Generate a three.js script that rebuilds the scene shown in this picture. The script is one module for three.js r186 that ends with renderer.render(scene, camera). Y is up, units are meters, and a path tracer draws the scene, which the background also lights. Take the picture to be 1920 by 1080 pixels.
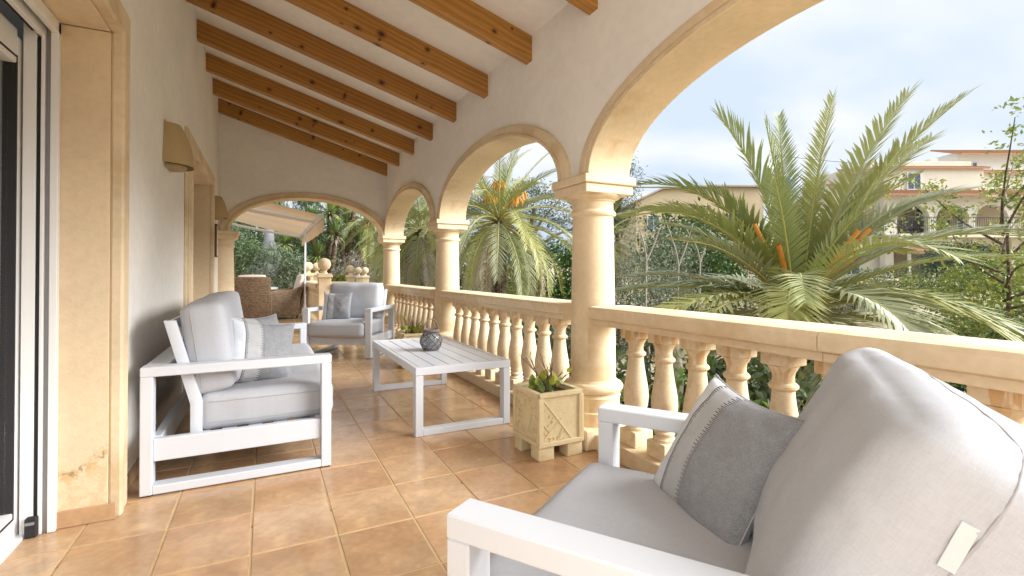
import * as THREE from 'three';
import { mergeGeometries, mergeVertices, toCreasedNormals } from 'three/addons/utils/BufferGeometryUtils.js';
import { RoundedBoxGeometry } from 'three/addons/geometries/RoundedBoxGeometry.js';

// ---------------------------------------------------------------- camera, sky, sun, exposure
const scene = new THREE.Scene();
const YAW = THREE.MathUtils.degToRad(26.75);
const camera = new THREE.PerspectiveCamera(60.96, 16 / 9, 0.05, 600);
camera.position.set(0, 1.15, 0);
camera.rotation.order = 'YXZ';
camera.rotation.set(0.009, -YAW, 0);
camera.setViewOffset(1920, 1080, 0, 38.75, 1920, 1080);

const renderer = new THREE.WebGLRenderer({ antialias: true });
renderer.setSize(1024, 576);
renderer.toneMapping = THREE.LinearToneMapping;
renderer.toneMappingExposure = 3.35;
renderer.shadowMap.enabled = true;

function rng(seed) { let a = seed >>> 0; return () => { a = (a + 0x6D2B79F5) >>> 0; let t = a; t = Math.imul(t ^ (t >>> 15), t | 1); t ^= t + Math.imul(t ^ (t >>> 7), t | 61); return ((t ^ (t >>> 14)) >>> 0) / 4294967296; }; }
function hash3(x, y, z) { let h = Math.imul(x, 374761393) ^ Math.imul(y, 668265263) ^ Math.imul(z, 2147483629 | 0); h = Math.imul(h ^ (h >>> 13), 1274126177); return ((h ^ (h >>> 16)) >>> 0) / 4294967296; }
const sm = t => t * t * (3 - 2 * t), lerp = (a, b, t) => a + (b - a) * t, clamp = (x, a = 0, b = 1) => Math.min(b, Math.max(a, x));
const sstep = (a, b, x) => sm(clamp((x - a) / (b - a)));
function noise3(x, y, z) {
  const X = Math.floor(x), Y = Math.floor(y), Z = Math.floor(z), u = sm(x - X), v = sm(y - Y), w = sm(z - Z);
  const h = (i, j, k) => hash3(X + i, Y + j, Z + k);
  return lerp(lerp(lerp(h(0, 0, 0), h(1, 0, 0), u), lerp(h(0, 1, 0), h(1, 1, 0), u), v), lerp(lerp(h(0, 0, 1), h(1, 0, 1), u), lerp(h(0, 1, 1), h(1, 1, 1), u), v), w);
}
function fbm3(x, y, z, o = 4) { let s = 0, a = 0.5, t = 0; for (let i = 0; i < o; i++) { s += a * noise3(x, y, z); t += a; a *= 0.5; x = x * 2.03 + 17.1; y = y * 2.03 + 5.7; z = z * 2.03 + 9.2; } return s / t; }
// noise that repeats every `per` cells, for textures that tile
function tnoise(x, y, per, seed) {
  const X = Math.floor(x), Y = Math.floor(y), u = sm(x - X), v = sm(y - Y), m = k => ((k % per) + per) % per;
  const h = (i, j) => hash3(m(X + i), m(Y + j), seed);
  return lerp(lerp(h(0, 0), h(1, 0), u), lerp(h(0, 1), h(1, 1), u), v);
}
function tfbm(x, y, per, seed, o = 4) { let s = 0, a = 0.5, t = 0; for (let i = 0; i < o; i++) { s += a * tnoise(x, y, per, seed + i); t += a; a *= 0.5; x *= 2; y *= 2; per *= 2; } return s / t; }

{ // thin bright cloud over pale blue, the same all round
  const W = 1024, H = 512, d = new Float32Array(W * H * 4);
  for (let j = 0; j < H; j++) for (let i = 0; i < W; i++) {
    const th = ((i + 0.5) / W - 0.5) * 2 * Math.PI, ph = ((j + 0.5) / H - 0.5) * Math.PI;
    const x = Math.cos(ph) * Math.cos(th), y = Math.sin(ph), z = Math.cos(ph) * Math.sin(th);
    const yy = Math.max(y, 0) + 0.16, px = x / yy, pz = z / yy;
    const veil = fbm3(px * 0.9 + 3, pz * 1.5 + 7, 2.2, 5), fine = fbm3(px * 2.6, pz * 4.2, 8.1, 5);
    const c = clamp(sstep(0.34, 0.62, veil * 0.7 + fine * 0.3));
    const grey = sstep(0.56, 0.72, fbm3(px * 0.55 + 21.3, pz * 1.25 + 3.1, 5.5, 5));
    let r = lerp(0.218, 0.296, c), g = lerp(0.254, 0.305, c), b = lerp(0.302, 0.318, c);
    r = lerp(r, 0.165, grey * 0.75); g = lerp(g, 0.195, grey * 0.75); b = lerp(b, 0.25, grey * 0.75);
    const k = (j * W + i) * 4; d[k] = r; d[k + 1] = g; d[k + 2] = b; d[k + 3] = 1;
  }
  const sky = new THREE.DataTexture(d, W, H, THREE.RGBAFormat, THREE.FloatType);
  sky.mapping = THREE.EquirectangularReflectionMapping; sky.magFilter = sky.minFilter = THREE.LinearFilter; sky.wrapS = THREE.RepeatWrapping;
  sky.colorSpace = THREE.LinearSRGBColorSpace; sky.needsUpdate = true;
  scene.background = sky; scene.environment = sky;
}
const sun = new THREE.DirectionalLight(0xfffdfa, 3.05);
sun.position.set(22, 14, 8); sun.target.position.set(2, 0, -6);
sun.castShadow = true; sun.shadow.radius = 85; sun.shadow.mapSize.set(2048, 2048);
Object.assign(sun.shadow.camera, { left: -40, right: 40, top: 40, bottom: -40, near: 1, far: 120 });
scene.add(sun, sun.target);

// ---------------------------------------------------------------- textures
function tex(W, H, fn, srgb = true, rx = 1, ry = 1) {
  const d = new Uint8Array(W * H * 4);
  for (let j = 0; j < H; j++) for (let i = 0; i < W; i++) { const c = fn(i / W, j / H, i, j), k = (j * W + i) * 4; for (let q = 0; q < 3; q++) d[k + q] = clamp(Math.round((Array.isArray(c) ? c[q] : c) * 255), 0, 255); d[k + 3] = 255; }
  const t = new THREE.DataTexture(d, W, H, THREE.RGBAFormat);
  t.wrapS = t.wrapT = THREE.RepeatWrapping; t.magFilter = THREE.LinearFilter; t.minFilter = THREE.LinearMipmapLinearFilter; t.generateMipmaps = true;
  if (srgb) t.colorSpace = THREE.SRGBColorSpace; t.repeat.set(rx, ry); t.needsUpdate = true; return t;
}
const mix = (a, b, t) => a.map((v, i) => lerp(v, b[i], t));
const mat = (o) => new THREE.MeshStandardMaterial({ roughness: 0.8, metalness: 0, ...o });
const L = (r, g, b) => new THREE.Color().setRGB(r, g, b);

const tPlaster = tex(512, 512, (u, v) => { const n = tfbm(u * 4, v * 4, 4, 3, 5), m = tfbm(u * 40, v * 40, 40, 9, 2); const k = 0.935 + (n - 0.5) * 0.07 + (m - 0.5) * 0.03; return [k * 1.0, k * 0.985, k * 0.96]; }, true, 0.5, 0.5);
const tPlasterB = tex(512, 512, (u, v) => tfbm(u * 24, v * 24, 24, 31, 4) * 0.8 + tfbm(u * 3, v * 3, 3, 77, 2) * 0.2, false, 0.8, 0.8);
const tStone = tex(512, 512, (u, v) => { const n = tfbm(u * 4, v * 4, 4, 13, 5), m = tfbm(u * 60, v * 60, 60, 19, 2), p = sstep(0.56, 0.75, tfbm(u * 6, v * 6, 6, 51, 4)); const k = 0.97 + (n - 0.5) * 0.14 + (m - 0.5) * 0.06; return mix([0.88 * k, 0.80 * k, 0.67 * k], [0.79 * k, 0.66 * k, 0.47 * k], p * 0.42); }, true, 0.7, 0.7);
const tStoneB = tex(512, 512, (u, v) => tfbm(u * 64, v * 64, 64, 41, 3) * 0.7 + tfbm(u * 6, v * 6, 6, 42, 3) * 0.3, false, 1.4, 1.4);
const tTile = tex(1024, 1024, (u, v) => {
  const n = tfbm(u * 8, v * 8, 8, 101, 6), m = tfbm(u * 18 + 0.7 * n, v * 18, 18, 131, 5), q = tfbm(u * 90, v * 90, 90, 7, 2);
  const c = mix([0.80, 0.67, 0.53], [0.775, 0.625, 0.475], sstep(0.34, 0.66, n)), k = 0.96 + (m - 0.5) * 0.16 + (q - 0.5) * 0.10; const p = sstep(0.60, 0.72, m) * 0.3;
  return mix(c, [0.84, 0.70, 0.52], p).map(x => x * k);
}, true, 0.5, 0.5);
const tTileR = tex(512, 512, (u, v) => 0.12 + tfbm(u * 8, v * 8, 8, 61, 5) * 0.2, false, 0.8, 0.8);
const tTileB = tex(512, 512, (u, v) => tfbm(u * 10, v * 10, 10, 161, 3), false, 0.8, 0.8);
const tWood = tex(2048, 512, (u, v) => { // grain along u: 3.2 m by 0.8 m
  let X = u * 3.2, Y = v * 0.8, w = 0, kn = 0, dark = 0;
  for (let i = -1; i <= 1; i++) for (let k = 0; k < 28; k++) {
    const kx = hash3(k, 1, 5) * 3.2 + i * 3.2, ky = hash3(k, 2, 5) * 0.8, R = 0.006 + 0.013 * hash3(k, 3, 5) ** 2, an = hash3(k, 4, 5) < 0.4 ? 3.2 : 1.1, dx = (X - kx) / 1.3, dy = (Y - ky) / an, r = Math.hypot(dx, dy);
    if (Math.abs(dx) > 0.3 || Math.abs(Y - ky) > 0.12) continue;
    w += 0.016 * Math.exp(-((dx / 0.10) ** 2)) * Math.sign(Y - ky) * Math.exp(-Math.abs(Y - ky) / 0.035);
    kn = Math.max(kn, 1 - sstep(R * 0.55, R * 1.25, r)); dark = Math.max(dark, (1 - sstep(R, R * 2.8, r)) * 0.55);
  }
  const g = (Y - w) * 62 + tfbm(u * 3, v * 3, 3, 21, 3) * 5, ring = 0.5 + 0.5 * Math.sin(g * 2.1 + 2.4 * tfbm(u * 8, v * 2, 8, 23, 3)), fib = tnoise(u * 64, v * 512, 64, 88) * 0.6 + tnoise(u * 24, v * 256, 24, 89) * 0.4;
  let c = mix([0.765, 0.555, 0.25], [0.645, 0.435, 0.165], ring * 0.75 + (tfbm(u * 4, v * 4, 4, 71, 3) - 0.5) * 0.6);
  const k = 0.92 + (fib - 0.5) * 0.22; c = c.map(x => x * k);
  return mix(mix(c, [0.40, 0.21, 0.07], dark), [0.19, 0.09, 0.035], kn * 0.9);
}, true, 1 / 3.2, 1 / 0.8);
const tFab = tex(512, 512, (u, v, i, j) => { const a = tnoise(u * 128, v * 16, 128, 201) * 0.5 + tnoise(u * 16, v * 128, 16, 202) * 0.5, b = hash3(i, j, 33), k = 0.975 + (a - 0.5) * 0.065 + (b - 0.5) * 0.06; return [k, k, k]; }, true, 5, 5);
const tFabB = tex(256, 256, (u, v, i, j) => ((i >> 1) + (j >> 1)) % 2 ? 0.35 + 0.3 * hash3(i, j, 3) : 0.65 + 0.3 * hash3(i, j, 4), false, 8, 8);
// woven cushion: plain band, line of short stitches, pale heather, row of tall stitches, grey heather
const tPillow = tex(1024, 1024, (u, v, i, j) => {
  const h1 = hash3(i, j, 51), h2 = hash3(i >> 1, j >> 1, 52), h3 = tfbm(u * 24, v * 24, 24, 53, 3), k = (h1 - 0.5) * 0.16 + (h2 - 0.5) * 0.14 + (h3 - 0.5) * 0.05;
  let c = [0.84, 0.86, 0.89].map(x => x + k * 0.35);
  if (u > 0.20) c = [0.71, 0.72, 0.735].map(x => x + k * 0.6);
  if (u > 0.47) c = [0.56, 0.57, 0.59].map(x => x + k * 1.15);
  const n1 = Math.floor(v * 58), f1 = (v * 58) % 1, l1 = 0.036 * (0.6 + 0.4 * hash3(n1, 1, 9));
  if ((u > 0.186 && u < 0.197) || (u > 0.197 && u < 0.197 + l1 && f1 < 0.36)) c = [0.30, 0.30, 0.31].map(x => x + k * 0.5);
  const n2 = Math.floor(v * 66), f2 = (v * 66) % 1, l2 = n2 % 2 ? 0.034 : 0.066;
  if (u < 0.475 && u > 0.475 - l2 * (0.85 + 0.15 * hash3(n2, 2, 9)) && f2 < 0.46) c = [0.25, 0.25, 0.26].map(x => x + k * 0.4);
  return c;
});
const tWick = tex(512, 512, (u, v, i, j) => { // upright stakes 20 mm apart, weavers over and under
  const X = u * 16, Y = v * 40, ix = Math.floor(X), iy = Math.floor(Y), fx = X - ix, fy = Y - iy, over = (ix + iy) % 2, e = Math.sin(fy * Math.PI) ** 0.6, s = over ? 0.75 + 0.25 * Math.sin(fx * Math.PI) : 0.62 + 0.2 * Math.abs(fx - 0.5);
  const t = hash3(ix, iy, 6), k = 0.72 + 0.42 * t; return mix([0.25, 0.20, 0.155], [0.57, 0.475, 0.375].map(x => x * k), clamp(e * s * 1.1));
}, true, 1.7, 1.7);
const tWickB = tex(512, 512, (u, v) => { const X = u * 16, Y = v * 40, ix = Math.floor(X), iy = Math.floor(Y), fx = X - ix, fy = Y - iy; return Math.sin(fy * Math.PI) ** 0.7 * ((ix + iy) % 2 ? 0.55 + 0.45 * Math.sin(fx * Math.PI) : 0.35); }, false, 1.7, 1.7);
const tBark = tex(512, 512, (u, v) => { const n = tfbm(u * 12, v * 12, 12, 301, 5), r = tfbm(u * 4, v * 24, 4, 303, 4), k = 0.75 + (n - 0.5) * 0.8 + (r - 0.5) * 0.7; return [0.50 * k, 0.42 * k, 0.33 * k]; }, true, 1.2, 1.2);
const tBarkB = tex(256, 256, (u, v) => tfbm(u * 8, v * 24, 8, 305, 4), false, 2, 2);
const tGround = tex(1024, 1024, (u, v, i, j) => { const n = tfbm(u * 8, v * 8, 8, 401, 6), m = tfbm(u * 64, v * 64, 64, 403, 3), h = hash3(i, j, 8), k = 0.88 + (m - 0.5) * 0.45 + (h - 0.5) * 0.2; return mix([0.62, 0.57, 0.42], [0.78, 0.72, 0.61], sstep(0.38, 0.58, n)).map(x => x * k); }, true, 0.12, 0.12);
// balusters: cream cast stone, rust coloured weeping where they meet the rail (uv in metres, 1 m tall)
const tBal = tex(1024, 512, (u, v) => { const n = tfbm(u * 6, v * 6, 6, 713, 5), m = tfbm(u * 90, v * 90, 90, 719, 2), k = 0.965 + (n - 0.5) * 0.13 + (m - 0.5) * 0.06; let c = [0.88 * k, 0.80 * k, 0.67 * k]; const s = sstep(0.50, 0.62, tfbm(u * 40, v * 9, 40, 727, 4)) * sstep(0.60, 0.76, v) * (1 - sstep(0.80, 0.82, v)), w = sstep(0.55, 0.68, tfbm(u * 26, v * 26, 26, 733, 4)); c = mix(c, [0.76, 0.56, 0.33], s * 0.6); return mix(c, [0.72, 0.63, 0.48], w * 0.3); }, true, 1, 1);
const tRoofB = tex(256, 256, (u, v) => tfbm(u * 16, v * 16, 16, 501, 4), false, 1, 1);
// reveal of the near doorway: cream render with damp bloom and scuffs close to the floor (uv: 1 m wide, 2.4 m tall)
const tJamb = tex(512, 1024, (u, v) => {
  const y = v * 2.4, n = tfbm(u * 6, v * 14, 2, 601, 6), m = tfbm(u * 40, v * 96, 8, 603, 3), k = 0.98 + (n - 0.5) * 0.10 + (m - 0.5) * 0.05;
  let c = mix([0.885, 0.80, 0.665], [0.86, 0.73, 0.52], sstep(0.48, 0.68, tfbm(u * 5, v * 10, 1, 607, 5)) * 0.5).map(x => x * k);
  const lev = 0.235 + 0.12 * (tfbm(u * 9, 0.3, 9, 611, 4) - 0.5) * 2, d = y - lev, rim = Math.exp(-((d / 0.028) ** 2)), patch = sstep(0.42, 0.66, tfbm(u * 44, v * 100, 10, 613, 5));
  c = mix(c, [0.72, 0.57, 0.34], rim * patch * 0.5);
  if (y < lev) c = mix(c, [0.80, 0.67, 0.48], patch * 0.35);
  return mix(c, [0.55, 0.47, 0.32], rim * sstep(0.60, 0.70, tfbm(u * 60, v * 140, 20, 617, 3)) * 0.7);
}, true, 1, 1 / 2.4);

const M = {
  wall: mat({ color: 0xffffff, map: tPlaster, bumpMap: tPlasterB, bumpScale: 0.002, roughness: 0.9 }),
  stone: mat({ color: 0xffffff, map: tStone, bumpMap: tStoneB, bumpScale: 0.0012, roughness: 0.82 }),
  baluster: mat({ color: 0xffffff, map: tBal, bumpMap: tStoneB, bumpScale: 0.0012, roughness: 0.82 }),
  jamb: mat({ color: 0xffffff, map: tJamb, bumpMap: tStoneB, bumpScale: 0.0015, roughness: 0.85 }),
  tile: mat({ color: 0xffffff, map: tTile, roughnessMap: tTileR, roughness: 1, bumpMap: tTileB, bumpScale: 0.0009 }),
  tileWarm: mat({ color: L(0.97, 0.92, 0.88), map: tTile, roughnessMap: tTileR, roughness: 1, bumpMap: tTileB, bumpScale: 0.0009 }),
  tileDim: mat({ color: L(0.90, 0.88, 0.87), map: tTile, roughnessMap: tTileR, roughness: 1, bumpMap: tTileB, bumpScale: 0.0009 }),
  grout: mat({ color: L(0.78, 0.70, 0.57), map: tJamb, roughness: 0.9, bumpMap: tStoneB, bumpScale: 0.001 }),
  wood: mat({ color: 0xffffff, map: tWood, roughness: 0.42, bumpMap: tWood, bumpScale: 0.0006 }),
  woodDeep: mat({ color: L(0.88, 0.82, 0.76), map: tWood, roughness: 0.45, bumpMap: tWood, bumpScale: 0.0006 }),
  woodPale: mat({ color: L(1.0, 0.98, 0.94), map: tWood, roughness: 0.4, bumpMap: tWood, bumpScale: 0.0006 }),
  fabric: mat({ color: L(0.50, 0.52, 0.565), map: tFab, bumpMap: tFabB, bumpScale: 0.0007, roughness: 0.95 }),
  seam: mat({ color: L(0.40, 0.40, 0.42), roughness: 0.95 }),
  pillow: mat({ color: 0xffffff, map: tPillow, bumpMap: tFabB, bumpScale: 0.0008, roughness: 0.97 }),
  white: mat({ color: L(0.66, 0.70, 0.765), roughness: 0.38 }),
  pvc: mat({ color: L(0.80, 0.80, 0.79), roughness: 0.32 }),
  rubber: mat({ color: L(0.015, 0.015, 0.017), roughness: 0.7 }),
  alu: mat({ color: L(0.30, 0.30, 0.31), roughness: 0.4, metalness: 0.6 }),
  tag: mat({ color: L(0.62, 0.64, 0.66), roughness: 0.8 }),
  lamp: mat({ color: L(0.50, 0.37, 0.19), map: tFab, bumpMap: tStoneB, bumpScale: 0.001, roughness: 0.85 }),
  planter: mat({ color: L(0.95, 1.0, 0.93), map: tStone, bumpMap: tStoneB, bumpScale: 0.0015, roughness: 0.85 }),
  ochre: mat({ color: L(0.47, 0.33, 0.13), bumpMap: tStoneB, bumpScale: 0.002, roughness: 0.9 }),
  soil: mat({ color: L(0.10, 0.07, 0.05), roughness: 1, bumpMap: tGround, bumpScale: 0.02 }),
  twig: mat({ color: L(0.16, 0.11, 0.09), roughness: 0.9 }),
  rope: mat({ color: L(0.19, 0.15, 0.13), roughness: 0.95 }),
  glass: new THREE.MeshPhysicalMaterial({ color: 0xffffff, transmission: 1, thickness: 0, roughness: 0.02, ior: 1.5 }),
  wicker: mat({ color: 0xffffff, map: tWick, bumpMap: tWickB, bumpScale: 0.004, roughness: 0.7 }),
  cloth: mat({ color: L(0.72, 0.66, 0.60), map: tFab, roughness: 0.95 }),
  tabletop: mat({ color: L(0.42, 0.47, 0.46), roughness: 0.3 }),
  awning: new THREE.MeshPhysicalMaterial({ color: L(0.74, 0.56, 0.36), roughness: 0.95, transmission: 0.35, thickness: 0, map: tFab }),
  awningBand: new THREE.MeshPhysicalMaterial({ color: L(0.62, 0.52, 0.42), roughness: 0.95, transmission: 0.35, thickness: 0, map: tFab }),
  ground: mat({ color: 0xffffff, map: tGround, roughness: 1, bumpMap: tGround, bumpScale: 0.05 }),
  bark: mat({ color: 0xffffff, map: tBark, bumpMap: tBarkB, bumpScale: 0.02, roughness: 0.95 }),
  barkPale: mat({ color: L(0.36, 0.32, 0.27), bumpMap: tBarkB, bumpScale: 0.008, roughness: 0.95 }),
  room: mat({ color: L(0.60, 0.60, 0.58), roughness: 0.9 }),
  darkwood: mat({ color: L(0.09, 0.04, 0.025), roughness: 0.5 }),
};

// ---------------------------------------------------------------- helpers
const used = {};
function numbered(n) { const k = used[n] = (used[n] ?? -1) + 1; return k ? `${n}_${String(k).padStart(3, '0')}` : n; }
function mesh(name, geo, m, parent = scene, pos, rot) {
  const o = new THREE.Mesh(geo, m); o.name = parent === scene ? numbered(name) : name; o.castShadow = o.receiveShadow = true;
  if (pos) o.position.set(...pos); if (rot) o.rotation.set(...rot); parent.add(o); return o;
}
function tag(o, label, category, group, kind) { o.userData.label = label; if (category) o.userData.category = category; if (group) o.userData.group = group; if (kind) o.userData.kind = kind; return o; }
function thing(name, label, category, pos = [0, 0, 0], turn = 0, group) { const o = new THREE.Group(); o.name = numbered(name); o.position.set(...pos); o.rotation.y = turn; scene.add(o); return tag(o, label, category, group); }
function dup(root, pos, turn, label) { const r = root.clone(); r.name = numbered(root.name.replace(/_\d{3}$/, '')); r.userData = { ...root.userData }; scene.add(r); r.position.set(...pos); if (turn !== undefined) r.rotation.y = turn; if (label) r.userData.label = label; return r; }
function boxUV(g, ox = 0, oy = 0) { // uv in metres from the side each face points to
  if (g.index) g = g.toNonIndexed();
  const p = g.attributes.position, n = g.attributes.normal, uv = new Float32Array(p.count * 2), a = new THREE.Vector3(), b = new THREE.Vector3(), c = new THREE.Vector3();
  for (let i = 0; i < p.count; i += 3) {
    a.fromBufferAttribute(p, i); b.fromBufferAttribute(p, i + 1).sub(a); c.fromBufferAttribute(p, i + 2).sub(a); b.cross(c);
    const X = Math.abs(b.x), Y = Math.abs(b.y), Z = Math.abs(b.z), ax = X > Y && X > Z ? 0 : Y > Z ? 1 : 2;
    for (let k = i; k < i + 3; k++) { uv[2 * k] = (ax === 0 ? p.getZ(k) : p.getX(k)) + ox; uv[2 * k + 1] = (ax === 1 ? p.getZ(k) : p.getY(k)) + oy; }
  }
  g.setAttribute('uv', new THREE.BufferAttribute(uv, 2)); if (!n) g.computeVertexNormals(); return g;
}
const cbCache = {};
function cbox(w, h, d, b = 0.004, x = 0, y = 0, z = 0) { // box with chamfered edges, 44 triangles
  const key = [w, h, d, b, x, y, z].join(); if (cbCache[key]) return cbCache[key];
  const H = [w / 2, h / 2, d / 2], P = []; b = Math.min(b, ...H.map(v => v * 0.45));
  const pt = (s, ax) => [0, 1, 2].map(k => s[k] * (H[k] - (k === ax ? 0 : b)));
  const tri = (A, B, C) => { const u = [0, 1, 2].map(k => B[k] - A[k]), v = [0, 1, 2].map(k => C[k] - A[k]); const n = [u[1] * v[2] - u[2] * v[1], u[2] * v[0] - u[0] * v[2], u[0] * v[1] - u[1] * v[0]]; const m = [0, 1, 2].reduce((q, k) => q + n[k] * (A[k] + B[k] + C[k]), 0); P.push(...A, ...(m > 0 ? B : C), ...(m > 0 ? C : B)); };
  const quad = (A, B, C, D) => { tri(A, B, C); tri(A, C, D); };
  const S = [-1, 1];
  for (let ax = 0; ax < 3; ax++) for (const s of S) { const q = (i, j) => { const v = [0, 0, 0]; v[ax] = s; v[(ax + 1) % 3] = i; v[(ax + 2) % 3] = j; return pt(v, ax); }; quad(q(-1, -1), q(1, -1), q(1, 1), q(-1, 1)); }
  for (let ax = 0; ax < 3; ax++) for (const i of S) for (const j of S) { const q = (e, f) => { const v = [0, 0, 0]; v[ax] = e; v[(ax + 1) % 3] = i; v[(ax + 2) % 3] = j; return pt(v, f); }; const f1 = (ax + 1) % 3, f2 = (ax + 2) % 3; quad(q(-1, f1), q(1, f1), q(1, f2), q(-1, f2)); }
  for (const i of S) for (const j of S) for (const k of S) { const v = [i, j, k]; tri(pt(v, 0), pt(v, 1), pt(v, 2)); }
  const g = new THREE.BufferGeometry(); g.setAttribute('position', new THREE.BufferAttribute(new Float32Array(P), 3)); g.computeVertexNormals(); boxUV(g); g.translate(x, y, z);
  return cbCache[key] = g;
}
const merge = a => mergeGeometries(a.map(g => { g = g.index ? g.toNonIndexed() : g.clone(); for (const k of Object.keys(g.attributes)) if (!['position', 'normal', 'uv'].includes(k)) g.deleteAttribute(k); return g; }));
function lathe(pts, seg = 28, crease = 0.6) { let g = new THREE.LatheGeometry(pts.map(p => new THREE.Vector2(p[0], p[1])), seg); g = toCreasedNormals(g, crease); return boxUV(g); }
function tube(pts, r, seg = 24, rad = 6, closed = false) { const c = new THREE.CatmullRomCurve3(pts.map(p => new THREE.Vector3(...p)), closed); return boxUV(new THREE.TubeGeometry(c, seg, r, rad, closed)); }
function taper(pts, r0, r1, rad = 7, seg = 10) { const c = new THREE.CatmullRomCurve3(pts.map(p => new THREE.Vector3(...p))), g = new THREE.TubeGeometry(c, seg, 1, rad), p = g.attributes.position; const q = new THREE.Vector3(); for (let i = 0; i <= seg; i++) { const o = c.getPointAt(i / seg), r = lerp(r0, r1, i / seg); for (let j = 0; j <= rad; j++) { const k = i * (rad + 1) + j; q.fromBufferAttribute(p, k).sub(o).multiplyScalar(r).add(o); p.setXYZ(k, q.x, q.y, q.z); } } return boxUV(g); }
function extr(shape, depth, bevel = 0, cs = 24) { return boxUV(toCreasedNormals(new THREE.ExtrudeGeometry(shape, { depth, bevelEnabled: bevel > 0, bevelSize: bevel, bevelThickness: bevel, bevelSegments: 2, curveSegments: cs }), 0.5)); }

// ---------------------------------------------------------------- terrace floor
const R1 = rng(11);
const TX = 0.3366, TZ = 0.395, X0 = -0.0495, Z0 = -2.654;
{
  const floor = thing('terrace_floor', 'terracotta tiled terrace floor with pale grout'); floor.userData.kind = 'structure'; delete floor.userData.category;
  mesh('grout_bed', cbox(3.9, 0.3, 12.6, 0.002, 0.42, -0.1535, -2.75), M.grout, floor);
  mesh('grout_bed', cbox(4.6, 0.3, 8.2, 0.002, -0.75, -0.1535, -13.15), M.grout, floor);
  mesh('grout_bed', cbox(1.2, 0.3, 1.1, 0.002, 2.15, -0.1535, -9.61), M.grout, floor);
  const variants = []; for (let k = 0; k < 16; k++) { const g = cbox(TX - 0.009, 0.02, TZ - 0.009, 0.0025).clone(); const uv = g.attributes.uv.clone(), ox = R1() * 2, oy = R1() * 2, fl = k % 2 ? -1 : 1; for (let i = 0; i < uv.count; i++) uv.setXY(i, uv.getX(i) * fl + ox, uv.getY(i) * fl + oy); g.setAttribute('uv', uv); variants.push(g); }
  const far = [];
  for (let j = -37; j < 16; j++) for (let i = -13; i < 7; i++) {
    const x = X0 + (i + 0.5) * TX, z = Z0 + (j + 0.5) * TZ, g = variants[Math.floor(R1() * 16)], dy = (R1() - 0.5) * 0.0012;
    const inPorch = z > -8.9 && x > -0.8 && x < 2.0, inDoor = z < -0.5 && z > -3.1 && x < -0.7 && x > -1.05, beyond = z <= -8.9 && x > -3 && (x < 1.0 || (x < 2.2 && z > -10));
    if (inPorch || inDoor) mesh('tile', g, [M.tile, M.tile, M.tileWarm, M.tileDim][Math.floor(R1() * 4)], floor, [x, -0.0105 + dy, z], [(R1() - 0.5) * 0.003, 0, (R1() - 0.5) * 0.003]);
    else if (beyond) far.push(g.clone().translate(x, -0.0105, z));
  }
  const fm = mesh('tile', merge(far), M.tile, floor); fm.userData.kind = 'stuff';
}

// ---------------------------------------------------------------- arches
// moulding and lining of one elliptical arch, swept along its curve; d runs through the wall from the terrace side
const ARCH_PROFILE = [[0.125, 0.004], [0.125, -0.026], [0.118, -0.034], [0.098, -0.04], [0.05, -0.042], [0.046, -0.03], [0.03, -0.03], [0.026, -0.04], [0.004, -0.04], [0, -0.036], [0, 0.296], [0.004, 0.3], [0.1, 0.3], [0.105, 0.295], [0.105, 0.256]];
function archGeo(a, b, n = 40) {
  const P = [], N = ARCH_PROFILE.length, pos = (i, k) => { const t = Math.PI * i / n, [o, d] = ARCH_PROFILE[k]; return [(a + o) * Math.cos(t), (b + o * 0.78) * Math.sin(t), -d]; };
  for (let k = 0; k < N - 1; k++) for (let i = 0; i < n; i++) { const A = pos(i, k), B = pos(i + 1, k), C = pos(i + 1, k + 1), D = pos(i, k + 1); P.push(...A, ...D, ...B, ...B, ...D, ...C); }
  let g = new THREE.BufferGeometry(); g.setAttribute('position', new THREE.BufferAttribute(new Float32Array(P), 3)); g.computeVertexNormals();
  return boxUV(toCreasedNormals(g, 0.5));
}
function archedWall(x0, x1, top0, top1, spring, arches) { // arches: [centre, a, b]
  const s = new THREE.Shape(); s.moveTo(x0, spring);
  for (const [c, a, b] of arches) { s.lineTo(c - a - 0.02, spring); for (let i = 1; i < 40; i++) { const t = Math.PI - Math.PI * i / 40; s.lineTo(c + (a + 0.02) * Math.cos(t), spring + (b + 0.02) * Math.sin(t)); } s.lineTo(c + a + 0.02, spring); }
  s.lineTo(x1, spring); s.lineTo(x1, top1); s.lineTo(x0, top0); s.closePath(); return s;
}
const SPRING = 1.785, COL_Z = [-2.78, -5.82, -8.85];
{
  const w = thing('arcade_wall', 'white plastered wall with wide cream arches opening on the garden', 'wall', [1.9, 0, 0]);
  const arches = [[-1.265, 1.33, 0.56], [-4.30, 1.33, 0.57], [-7.335, 1.33, 0.58]]; // centre z
  const g = extr(archedWall(-0.46, 9.05, 3.12, 3.12, SPRING, arches.map(([z, a, b]) => [-z, a, b])), 0.26); g.rotateY(Math.PI / 2);
  mesh('wall', g, M.wall, w);
  for (const [z, a, b] of arches) mesh('archivolt', archGeo(a, b), M.stone, w, [0, SPRING + 0.002, z], [0, -Math.PI / 2, 0]);
}
function endWall(name, label, z, flip) {
  const w = thing(name, label, 'wall', [0, 0, z]);
  const g = extr(archedWall(-0.66, 1.905, 3.90, 3.15, SPRING, [[0.66, 1.17, 0.57]]), 0.26); g.translate(0, 0, -0.26);
  mesh('wall', g, M.wall, w);
  mesh('archivolt', archGeo(1.17, 0.57), M.stone, w, [0.66, SPRING + 0.002, flip ? -0.26 : 0], [0, flip ? Math.PI : 0, 0]);
  return w;
}
endWall('end_wall', 'white gable wall with low cream arch behind the far armchair', -8.72, false);

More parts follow.
